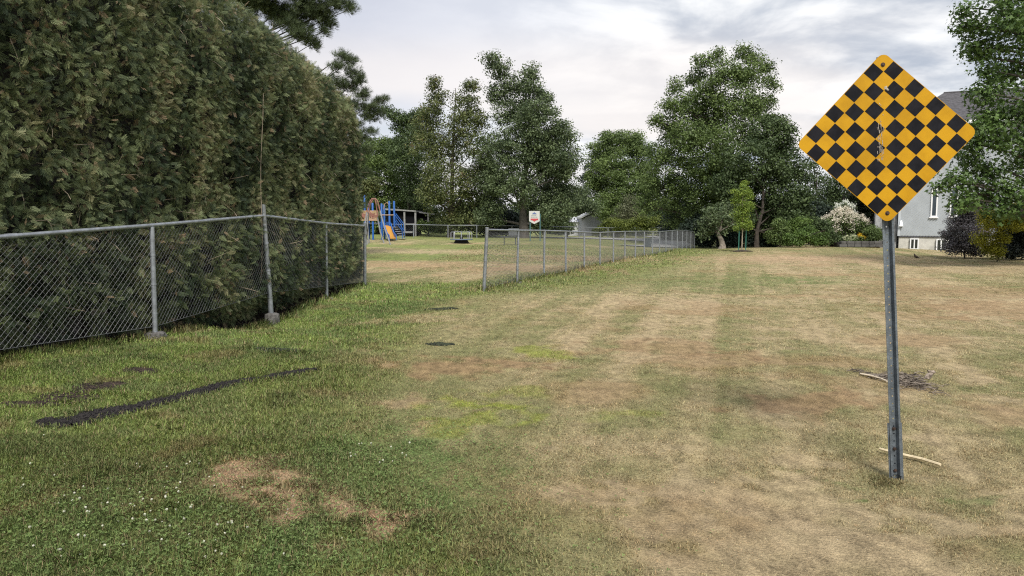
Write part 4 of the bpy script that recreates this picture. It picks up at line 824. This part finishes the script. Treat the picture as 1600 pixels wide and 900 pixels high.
petals('flower_clump', 'golden yellow flowers at the right of the stone bed', [(1348,373,4),(1354,375,4.5),(1343,369,3.5),(1361,376,3)], 42.6, (.5, .32, .02), (.80, .52, .02), .045, 16, 64, (1352, 381), group='flowers in the stone bed')

# ------------------------------------------------------------------ playground
M_blue = mat('blue_plastic', (.015, .10, .36), .45, var=.1); M_yp = mat('yellow_plastic', (.36, .27, .13), .5, var=.2, vscale=3, c2=(.42, .26, .19)); M_red = mat('faded_red_paint', (.26, .11, .09), .5, var=.2); M_gp = mat('grey_painted_pipe', (.30, .31, .34), .45, .3)
M_or = mat('orange_plastic', (.50, .24, .03), .4); M_deck = mat('deck_steel', (.06, .07, .10), .7)
Yp = 46.0; pgz = h1(P(600, 373, Yp)[0], Yp); O_ = P(596, 373, Yp); O_[2] = pgz; play = empty('playground_tower', O_, 'blue post playground tower with climbing panel, stairs and orange slide', 'playground equipment')
def pz(py, Y_=Yp): return P(0, py, Y_)[2]
for px, py, dy in [(570.5, 301, 0), (577, 318, 1.6), (583, 317, 0), (601, 320, 1.6), (609, 314, 0), (616.5, 314, 1.6), (597, 318, 0)]:
    q = P(px, 370, Yp+dy); m = MB(); zt_ = pz(py, Yp+dy); m.tube([(q[0], q[1], pgz-.1), (q[0], q[1], zt_-.03), (q[0], q[1], zt_)], [.062, .062, .045], 12); m.build('post', M_blue, play, O_, smooth=True)
def xb(px, Y_=Yp): return P(px, 370, Y_)[0]
m = MB(); m.box(((xb(564)+xb(594))/2, Yp+.85, pz(349)), (xb(594)-xb(564), 1.7, .08)); m.box(((xb(594)+xb(616))/2, Yp+.85, pz(356)), (xb(616)-xb(594), 1.6, .08)); m.build('deck', M_deck, play, O_)
m = MB(); m.box(((xb(564)+xb(592))/2, Yp-.09, (pz(329)+pz(345))/2), (xb(592)-xb(564), .04, pz(329)-pz(345))); m.build('panel', M_yp, play, O_, bevel=.01)
m = MB(); r_ = random.Random(2)
for k in range(13): m.tube([(xb(566+2.0*k), Yp-.13, pz(331+r_.random()*5)), (xb(566+2.0*k+r_.uniform(-1, 1)), Yp-.13, pz(338+r_.random()*5))], .035, 6)
m.build('panel_beads', M_red, play, O_)
m = MB(); m.tube([(xb(594), Yp-.05, pz(336)), (xb(616), Yp-.05, pz(336))], .03, 8); m.tube([(xb(600), Yp+.05, pz(327)), (xb(602), Yp+.03, pz(318.5)), (xb(606), Yp, pz(316)), (xb(609), Yp, pz(322))], .03, 8); m.build('guard_rail', M_yp, play, O_, smooth=True)
# slide
sa = np.array((xb(606), Yp-.1, pz(353))); se = np.array((xb(617.5), Yp-1.3, pgz+.14)); m = MB(); sd_ = np.array((.17, .10, .0)); pths = [sa+np.array((-.35, .4, .05)), sa, sa*.6+se*.4+np.array((0, 0, -.06)), sa*.2+se*.8+np.array((0, 0, -.05)), se+np.array((.1, -.25, 0))]
for a, b_ in zip(pths[:-1], pths[1:]): m.add([a-sd_, a+sd_, b_+sd_, b_-sd_, a-sd_-np.array((0, 0, .03)), a+sd_-np.array((0, 0, .03)), b_+sd_-np.array((0, 0, .03)), b_-sd_-np.array((0, 0, .03))], [(0, 1, 2, 3), (4, 5, 6, 7)[::-1], (0, 4, 5, 1), (1, 5, 6, 2), (2, 6, 7, 3), (3, 7, 4, 0)])
sl_o = m.build('slide', M_or, play, O_)
for s_ in (1, -1):
    m = MB()
    for a, b_ in zip(pths[:-1], pths[1:]): a2, b2 = a+sd_*s_, b_+sd_*s_; u_ = np.array((0, 0, .20)); w_ = np.array((.05*s_, 0, 0)); m.add([a2-u_*.6, b2-u_*.6, b2+u_, a2+u_, a2-u_*.6+w_, b2-u_*.6+w_, b2+u_+w_, a2+u_+w_], [(0, 1, 2, 3), (4, 5, 6, 7)[::-1], (0, 4, 5, 1), (1, 5, 6, 2), (2, 6, 7, 3), (3, 7, 4, 0)])
    m.build('side', M_blue, sl_o, O_)
# stairs with railings
s0_, s1_ = np.array((xb(614), Yp+.9, pz(355))), np.array((xb(629), Yp+.4, pgz+.1)); m = MB()
for k in range(6): q = s0_+(s1_-s0_)*k/5; m.box(q, (.28, .8, .04))
m.build('stairs', M_gp, play, O_)
for dy in (-.42, .42):
    m = MB(); u_ = np.array((0, dy, 0)); m.tube([s0_+u_+np.array((0, 0, .1)), s0_+u_+np.array((0, 0, .85)), s1_+u_+np.array((-.05, 0, .9)), s1_+u_], .022, 6); m.tube([s0_+u_+np.array((0, 0, .45)), s1_+u_+np.array((0, 0, .45))], .018, 6); m.build('handrail', M_blue, play, O_, smooth=True)
# arch climber in front of the tower
Ya = 42.5; ag = P(605, 388, Ya); O2 = np.array((ag[0], ag[1], h1(ag[0], Ya))); arch = empty('arch_climber', O2, 'red topped arch of grey pipes standing in front of the blue tower', 'playground equipment')
def archpts(pl, Y_): return [P(px, py, Y_) for px, py in pl]
a1 = archpts([(571,346),(573,332),(577,317),(581,310.5),(586,310),(590,314),(594,330),(601,357),(611,388)], Ya); a2 = archpts([(574,347),(576,333),(579,318),(583,311.5),(586,312),(588,320),(590,340),(594,362),(601,387)], Ya+.9)
for a in (a1, a2):
    a[-1][2] = h1(a[-1][0], a[-1][1])-.1
    m = MB(); m.tube(a[1:7], .034, 8); ar_ = m.build('arch', M_red, arch, O2, smooth=True)
    m = MB(); m.tube([a[6]+(a[6]-a[7])*.02, a[7], a[8]], .04, 8); m.build('leg', M_gp, arch, O2, smooth=True)
    m = MB(); b_ = a[1].copy(); b_[2] = h1(b_[0], b_[1])-.1; m.tube([a[1], a[0], (a[0]+b_)/2, b_], .04, 8); m.build('leg', M_gp, arch, O2, smooth=True)
for k in (1, 2, 3, 5, 6): m = MB(); m.tube([a1[k], a2[k]], .022, 6); m.build('rung', M_gp, arch, O2)
# merry-go-round
Ym = 44.0; mc = P(721, 380, Ym); O3 = np.array((mc[0], mc[1], h1(mc[0], mc[1]))); mg_ = empty('merry_go_round', O3, 'low steel merry go round with pipe rails near the forked tree', 'playground equipment')
cx_, cy_, cz_ = O3; zpl = cz_+.25; m = MB(); m.tube([(cx_, cy_, zpl-.04), (cx_, cy_, zpl)], .68, 24); m.build('platform', mat('worn_blue_deck', (.14, .18, .24), .6, .3), mg_, O3)
m = MB(); m.tube([(cx_, cy_, cz_-.05), (cx_, cy_, zpl-.04)], [.50, .36], 14); m.tube([(cx_, cy_, zpl), (cx_, cy_, zpl+.12)], .09, 10); m.build('hub', mat('black_hub', (.012, .012, .012), .9), mg_, O3)
for k in range(4):
    a_ = k*math.pi/2+.5; m = MB(); e0 = np.array((math.cos(a_-.45)*.62, math.sin(a_-.45)*.62, 0)); e1 = np.array((math.cos(a_+.45)*.62, math.sin(a_+.45)*.62, 0)); c = np.array((cx_, cy_, zpl))
    m.tube([c+e0, c+e0+np.array((0, 0, .38)), c+e0*.95+np.array((0, 0, .42)), c+e1*.95+np.array((0, 0, .42)), c+e1+np.array((0, 0, .38)), c+e1], .02, 6); m.build('rail', M_gp, mg_, O3, smooth=True)
# picnic table
Yt = 43.0; tcn_ = P(798, 383, Yt); O4 = np.array((tcn_[0], tcn_[1], h1(tcn_[0], Yt))); pt_ = empty('park_bench', O4, 'dark slatted park bench seen through the long chain link fence', 'bench'); M_bw = mat('dark_bench', (.05, .055, .06), .7)
def LB(c, s_, M=None): return MB().box(O4+np.array(c), s_, M)
LB((-.12, -.1, .44), (.95, .42, .05)).build('seat', M_bw, pt_, O4, bevel=.006); ca, sa_ = math.cos(.25), math.sin(.25)
LB((.18, .15, .72), (.62, .05, .42), np.array([[1, 0, 0], [0, ca, -sa_], [0, sa_, ca]])).build('backrest', mat('grey_bench_back', (.16, .17, .18), .7), pt_, O4, bevel=.006)
for sx in (-.38, .28): m = MB(); m.tube([O4+np.array((sx, -.28, -.05)), O4+np.array((sx, -.2, .42))], .03, 6); m.tube([O4+np.array((sx, .16, -.05)), O4+np.array((sx, .1, .44))], .03, 6); m.build('leg', M_bw, pt_, O4)
# park sign
Yk = 48.0; kz = h1(P(835, 376, Yk)[0], Yk); O5 = P(835, 376, Yk); O5[2] = kz; ps_ = empty('park_sign', O5, 'small white pentagonal park sign on two green posts', 'sign')
K = lambda px, py, d: P(px, py, Yk)+np.array((0, -d, 0)) if False else np.array((P(px, py, Yk)[0], Yk-d, P(px, py, Yk)[2]))
def kp(pl, d0, d1, name, m_):
    m = MB(); m.prism(pl, d0, d1, K); return m.build(name, m_, ps_, O5)
pn_ = kp([(826.7, 345.5), (834.8, 350), (843.2, 345.5), (843.2, 329.7), (826.7, 329.7)], -.02, .02, 'panel', mat('sign_white', (.50, .50, .48), .6))
kp([(831.5, 334.8), (838.5, 334.8), (837.5, 333), (835.8, 332.6), (834.8, 330.8), (833.8, 332.6), (832.3, 333)], .024, .03, 'crest', mat('crest_blue', (.10, .14, .30), .6))
for i, (y_, xs) in enumerate([(336.3, [(830.2, 831.4), (831.8, 833.5), (833.9, 835.2), (835.6, 838.0)]), (338.6, [(829.6, 831.6), (832, 834.2), (834.8, 836.5), (837, 839.6)])]):
    m = MB()
    for xa, xb_ in xs: m.prism([(xa, y_), (xb_, y_), (xb_, y_+1.0), (xa, y_+1.0)], .024, .03, K)
    m.build('lettering', mat('sign_grey', (.25, .27, .27), .7), ps_, O5)
kp([(829.2, 341.5), (840.8, 341.5), (841, 344), (838, 344.3), (834.9, 346.4), (831.8, 344.3), (829, 344)], .024, .03, 'red_banner', mat('banner_red', (.45, .05, .06), .6))
for px in (828.5, 844): q = P(px, 345, Yk); m = MB(); m.tube([(q[0], Yk+.06, kz-.1), (q[0], Yk+.06, P(0, 334 if px < 830 else 334, Yk)[2])], .035, 8); m.build('post', mat('teal_post', (.06, .14, .15), .6), ps_, O5)
# dark shelter behind the playground
Ys = 60.0; O6 = P(625, 364, Ys); O6[2] = h1(O6[0], Ys); sh = empty('open_shelter', O6, 'black walled shelter with pale posts and rail behind the playground', 'shelter'); X6 = lambda px: P(px, 0, Ys)[0]; Z6 = lambda py: P(0, py, Ys)[2]; z0 = O6[2]; M_pale = mat('weathered_pale_wood', (.22, .22, .22), .8, var=.2); M_dk = mat('black_cladding', (.008, .008, .010), 1.0, spec=.05)
m = MB(); m.box(((X6(598)+X6(645))/2, Ys+2, (z0+Z6(329))/2), (X6(645)-X6(598), 3.8, Z6(329)-z0)); m.box(((X6(645)+X6(672))/2, Ys+3, (z0+1.2+Z6(334))/2), (X6(672)-X6(645.3), 2.2, Z6(334)-z0-1.2)); m.build('wall', M_dk, sh, O6)
m = MB(); m.add([(X6(596), Ys-.3, Z6(325.5)), (X6(646.5), Ys-.3, Z6(329)), (X6(646.5), Ys+4.2, Z6(329)), (X6(596), Ys+4.2, Z6(325.5))]+[(X6(596), Ys-.3, Z6(328.0)), (X6(646.5), Ys-.3, Z6(331)), (X6(646.5), Ys+4.2, Z6(331)), (X6(596), Ys+4.2, Z6(328))], [(0, 1, 2, 3), (4, 5, 6, 7)[::-1], (0, 4, 5, 1), (1, 5, 6, 2), (2, 6, 7, 3), (3, 7, 4, 0)])
m.add([(X6(647), Ys+1.5, Z6(330.5)), (X6(673), Ys+1.5, Z6(334)), (X6(673), Ys+4.4, Z6(334)), (X6(647), Ys+4.4, Z6(330.5)), (X6(647), Ys+1.5, Z6(332.3)), (X6(673), Ys+1.5, Z6(335.6)), (X6(673), Ys+4.4, Z6(335.6)), (X6(647), Ys+4.4, Z6(332.3))], [(0, 1, 2, 3), (4, 5, 6, 7)[::-1], (0, 4, 5, 1), (1, 5, 6, 2), (2, 6, 7, 3), (3, 7, 4, 0)]); m.build('roof', M_pale, sh, O6)
for px, dy in ((628, -.15), (645.5, -.15), (662, 1.6)): m = MB(); m.box((X6(px), Ys+dy, (z0-.1+Z6(331))/2), (.14, .14, Z6(331)-z0+.1)); m.build('post', M_pale, sh, O6)
m = MB(); m.box(((X6(628)+X6(645))/2, Ys-.15, Z6(350)), (X6(645)-X6(628), .06, .08)); m.box(((X6(628)+X6(643))/2, Ys-.6, Z6(362.5)), (X6(643)-X6(628), 1.0, .12)); m.build('rail', M_pale, sh, O6)
# garage beyond the fence
Yg = 88.0; O7 = P(920, 366, Yg); O7[2] = h1(O7[0], Yg); ga = empty('garage', O7, 'pale gabled garage half hidden by branches beyond the fence', 'garage'); XG = lambda px: P(px, 0, Yg)[0]; ZG = lambda py: P(0, py, Yg)[2]; g0 = O7[2]-.3
M_gs = mat('pale_garage_siding', (.25, .26, .29), .7, var=.05); pol = [(912, 370), (945.5, 370), (945.5, 343), (929, 335), (912, 342)]
m = MB(); m.prism(pol, 0, 7.5, lambda a, b_, d: np.array((XG(a), Yg+d, ZG(b_)))); m.build('wall', M_gs, ga, O7)
m = MB()
for (xa, ya, xb_, yb) in [(910, 341.5, 929, 332.5), (929, 332.5, 949, 342.5)]: m.add([(XG(a), Yg+d, ZG(b_)+e_) for d in (-.35, 7.8) for (a, b_) in ((xa, ya), (xb_, yb)) for e_ in (0, .17)], [(0, 1, 3, 2), (4, 6, 7, 5), (0, 4, 5, 1), (2, 3, 7, 6), (0, 2, 6, 4), (1, 5, 7, 3)])
m.build('roof', mat('pale_roof_metal', (.5, .5, .5), .6), ga, O7)
O8 = P(897, 366, 92); O8[2] = h1(O8[0], 92); wh = empty('white_shed', O8, 'low white building left of the gabled garage', 'shed'); xa, xb_ = P(886, 0, 92)[0], P(909, 0, 92)[0]
m = MB(); m.box(((xa+xb_)/2, 94, (O8[2]+P(0, 347, 92)[2])/2), (xb_-xa, 4, P(0, 347, 92)[2]-O8[2])); m.build('wall', M_white, wh, O8)
m = MB(); z9 = P(0, 347, 92)[2]; m.add([(xa-.2, 91.8, z9), (xb_+.2, 91.8, z9), (xb_+.2, 96.2, z9), (xa-.2, 96.2, z9), (xa-.2, 94, z9+.7), (xb_+.2, 94, z9+.7)], [(0, 1, 5, 4), (2, 3, 4, 5), (0, 4, 3), (1, 2, 5), (0, 3, 2, 1)]); m.build('roof', mat('light_grey_roof', (.55, .56, .6), .6), wh, O8)
# utility box behind the fence
q = P(1012, 388, 49); q[2] = h1(q[0], q[1]); ub = empty('utility_cabinet', q, 'dark green utility cabinet seen through the far part of the long fence', 'utility box'); M_ub = mat('cabinet_paint', (.05, .065, .075), .55)
m = MB(); m.box(q+np.array((0, 0, .27)), (.42, .4, .56)); m.build('body', M_ub, ub, q, bevel=.01); m = MB(); m.box(q+np.array((0, 0, .575)), (.48, .46, .045)); m.build('lid', M_ub, ub, q, bevel=.01); m = MB(); m.box(q+np.array((.12, -.212, .3)), (.03, .02, .08)); m.build('handle', M_gp, ub, q)

# ------------------------------------------------------------------ things on the lawn
def debris(name, label, cat, pos, sizes, R3, m_, seed, kind='stuff'):
    pv = [(-.5, -.22, -.1), (.5, -.15, -.1), (.45, .2, -.08), (-.4, .25, -.1), (-.4, -.15, .12), (.35, -.1, .1), (.3, .12, .12), (-.35, .16, .1)]
    pff = [(0, 3, 2, 1), (4, 5, 6, 7), (0, 1, 5, 4), (1, 2, 6, 5), (2, 3, 7, 6), (3, 0, 4, 7)]
    V, F_ = scatter(pv, pff, pos, R3, sizes); r = np.random.default_rng(seed); return tag(link(name, np_mesh(name, V, F_, m_, attr=np.repeat(r.uniform(0, 1, len(pos)), 8))), label, cat, kind=kind)
n = 7500; r = np.random.default_rng(21); k_ = r.integers(0, len(MULCH)-1, n); tt = r.uniform(0, 1, n); MP = np.array([q[:2] for q in MULCH]); MW = np.array(MULCH_W)
c = MP[k_]*(1-tt[:, None])+MP[k_+1]*tt[:, None]; w_ = (MW[k_]*(1-tt)+MW[k_+1]*tt); off = r.normal(0, .60, n); d = MP[k_+1]-MP[k_]; d /= np.linalg.norm(d, axis=1, keepdims=True); nn = np.stack([-d[:, 1], d[:, 0]], 1); xy = c+nn*(off*w_)[:, None]+r.normal(0, .012, (n, 2))
hgt_ = .014*np.exp(-(off/.6)**2); pos = np.column_stack([xy, HZ(xy[:, 0], xy[:, 1])+r.uniform(0, 1, n)*hgt_+.004]); M_mul = leafmat('mulch_chip', (.006, .005, .006), (.028, .024, .023), 0, .8)
debris('mulch', 'black mulch strip lying across the green lawn', 'mulch', pos, r.uniform(.012, .034, n), frames(np.array((0, 0, 1.))+rdir(n, r)*.6, rdir(n, r)), M_mul, 1)
pp = []
for (q, rx, ry) in SOIL: k = 700; a = r.uniform(0, 6.28, k); rr_ = np.sqrt(r.uniform(0, 1, k)); x_, y_ = q[0]+np.cos(a)*rr_*rx, q[1]+np.sin(a)*rr_*ry*1.3; pp.append(np.column_stack([x_, y_, HZ(x_, y_)+.004]))
pp = np.concatenate(pp); debris('bare_soil', 'crumbly dark soil patches beside the mulch strip', 'soil', pp, r.uniform(.01, .03, len(pp)), frames(np.array((0, 0, 1.))+rdir(len(pp), r)*.5, rdir(len(pp), r)), leafmat('soil_crumb', (.012, .009, .008), (.06, .042, .033), 0, .9), 2)
for i, (px, py, rx, lab) in enumerate([(690, 483, .30, 'dark ragged hollow in the grass nearer the long fence'), (688, 539, .18, 'small dark hollow in the lawn, the one closer to the camera'), (437, 549, .28, 'faint dark hollow in the green grass below the leaning corner post')]):
    q = G(px, py); k = 420 if i < 2 else 160; a = r.uniform(0, 6.28, k); rr_ = np.sqrt(r.uniform(0, 1, k)); x_, y_ = q[0]+np.cos(a)*rr_*rx, q[1]+np.sin(a)*rr_*rx*.42; z_ = HZ(x_, y_)+.02*(1-rr_)+.004
    pv_ = np.column_stack([x_, y_, z_]); debris('soil_hollow', lab, 'hollow', pv_, r.uniform(.02, .05, k), frames(np.array((0, -.5, .7))+rdir(k, r)*.6, rdir(k, r)), leafmat('hollow_soil_%d' % i, (.012, .014, .010), (.05, .06, .035), 0, .9), 3)
# twig litter with a pale stick, right of the post
tw = MB(); r_ = random.Random(12)
for k in range(330):
    t1 = r_.betavariate(2.2, 2.2); px = 1335+160*t1; py = 585+30*t1+r_.gauss(0, 1.0 if t1 < .35 else 5.5)
    if t1 > .35 and r_.random() < .5: px = r_.uniform(1405, 1450); py = r_.uniform(592, 613)
    Yq = 1.6*FPX/(py-345); x_ = (px-800)/FPX*Yq; a_ = r_.gauss(-.35, .7); L_ = r_.uniform(.04, .16); z_ = hz1(x_, Yq)+r_.uniform(.01, .045 if 1400 < px < 1460 else .02)
    tw.tube([(x_-math.cos(a_)*L_/2, Yq-math.sin(a_)*L_/2, z_), (x_+r_.uniform(-.01, .01), Yq+r_.uniform(-.01, .01), z_+.012), (x_+math.cos(a_)*L_/2, Yq+math.sin(a_)*L_/2, z_+r_.uniform(-.01, .01))], r_.uniform(.002, .005), 4)
tag(tw.build('twig_litter', mat('old_twigs', (.085, .065, .05), .9, var=.5, vscale=9, c2=(.24, .20, .16))), 'scattered heap of old brown twigs behind the sign post', 'twigs', kind='stuff')
def stick(label, pts, r0, color, name='stick'):
    q = [G(*p_) for p_ in pts]; O_ = q[0]; m = MB(); rr = [r0*(.8+.3*random.random()) for _ in q]; m.tube([p_+np.array((0, 0, r0+.022)) for p_ in q], rr, 6)
    o_ = m.build(name, mat(name+label[:6], color, .8, var=.15, vscale=20), None, O_, bevel=0); o_.location = tuple(O_); return tag(o_, label, 'stick')
stick('pale straight stick lying on the lawn right behind the foot of the sign post', [(1374, 710), (1400, 716), (1440, 726), (1469, 735)], .011, (.62, .52, .34))
stick('short pale bent stick at the left of the twig heap', [(1344, 589), (1360, 592), (1376, 597), (1386, 601)], .010, (.58, .50, .38))
m = MB(); q = G(1452, 594); O_ = q; 
m.tube([q+np.array((-.03, 0, .01)), q+np.array((0, 0, .05)), q+np.array((.05, .01, .085))], [.03, .028, .012], 7); m.tube([q+np.array((-.02, 0, .09)), q+np.array((.05, -.01, .075))], .012, 6)
o = m.build('wood_stub', mat('stub_wood', (.12, .09, .07), .9, var=.4, vscale=30, c2=(.4, .33, .27)), None, O_); o.location = tuple(O_); tag(o, 'small broken wood stub sticking up from the twig heap', 'wood')
# a small bird far out on the lawn
q = G(1431, 405); O_ = q; m = MB(); u_ = lambda a, z_: q+np.array((a, 0, z_))
m.tube([u_(.15, .03), u_(.10, .05), u_(.04, .075), u_(-.02, .11), u_(-.05, .15), u_(-.065, .185), u_(-.07, .21), u_(-.085, .215)], [.008, .022, .048, .05, .036, .022, .022, .004], 10); m.tube([u_(0, .07), u_(.005, .0)], .006, 5); m.tube([u_(.02, .07)+np.array((0, .02, 0)), u_(.02, .0)+np.array((0, .02, 0))], .006, 5)
o = m.build('bird', mat('brown_plumage', (.06, .045, .035), .8, var=.3, vscale=20), None, O_, smooth=True); o.location = tuple(O_); tag(o, 'small brown bird standing upright on the dry lawn before the house', 'bird')
# white clover heads, individual
hv = MB(); hv.tube([(0, 0, 0), (.003, 0, .04)], .0012, 4); n = 9
for j, (z_, r0_) in enumerate([(.036, .004), (.042, .0095), (.050, .0105), (.057, .007), (.060, .002)]): pass
hv.tube([(.003, 0, .036), (.003, 0, .041), (.003, 0, .048), (.003, 0, .054), (.003, 0, .057)], [.003, .0085, .0105, .008, .002], 9)
proto = None; r_ = random.Random(31); M_clov = mat('clover_flower_white', (.50, .50, .40), .8, var=.25, vscale=300)
spots = []
while len(spots) < 165:
    px, py = r_.gauss(190, 140), r_.gauss(820, 52)
    if r_.random() < .05: px, py = r_.uniform(520, 640), r_.uniform(680, 740)
    if r_.random() < .06: px, py = r_.uniform(430, 560), r_.uniform(470, 500)
    if 0 < px < 700 and 700 < py < 897 or (470 <= py <= 745 and px > 420): spots.append((px, py))
for px, py in spots:
    Yq = 1.6*FPX/(py-345); x_ = (px-800)/FPX*Yq
    if proto is None: o = hv.build('clover_flower', M_clov); proto = o
    else: o = proto.copy(); col.objects.link(o)
    o.location = (x_, Yq, hz1(x_, Yq)-.008); s_ = r_.uniform(.35, .72); o.scale = (s_, s_, s_); o.rotation_euler = (r_.uniform(-.3, .3), r_.uniform(-.3, .3), r_.uniform(0, 6)); tag(o, 'one of the small white clover flowers dotting the green grass', 'clover flower', 'white clover flowers in the green grass')
# clover leaves: ground cover
n = 16000; k = r.integers(0, 4, n); cen = np.array([G(150, 835)[:2], G(420, 850)[:2], G(600, 715)[:2], G(60, 800)[:2]]); sg = np.array([(1.1, .55), (.6, .4), (.6, .6), (.7, .5)])
xy = cen[k]+r.normal(0, 1, (n, 2))*sg[k]; keep = (xy[:, 1] > 2.8); xy = xy[keep]; n = len(xy); z_ = HZ(xy[:, 0], xy[:, 1])+r.uniform(.008, .04, n)
cv_ = []; cf_ = []
for j in range(3):
    a = j*2.094; ux, uy = math.cos(a), math.sin(a); i = len(cv_); cv_ += [(0, 0, 0), (ux*.55-uy*.42, uy*.55+ux*.42, .12), (ux*1.05, uy*1.05, .0), (ux*.55+uy*.42, uy*.55-ux*.42, .12)]; cf_.append((i, i+1, i+2, i+3))
V, F_ = scatter(cv_, cf_, np.column_stack([xy, z_]), frames(np.array((0, 0, 1.))+rdir(n, r)*.45, rdir(n, r)), r.uniform(.005, .0105, n))
tag(link('clover', np_mesh('clover', V, F_, leafmat('clover_leaf', (.11, .165, .045), (.22, .31, .10), .3), attr=np.repeat(r.uniform(0, 1, n), 12))), 'dark green clover leaves covering the near left grass', 'clover', kind='stuff')
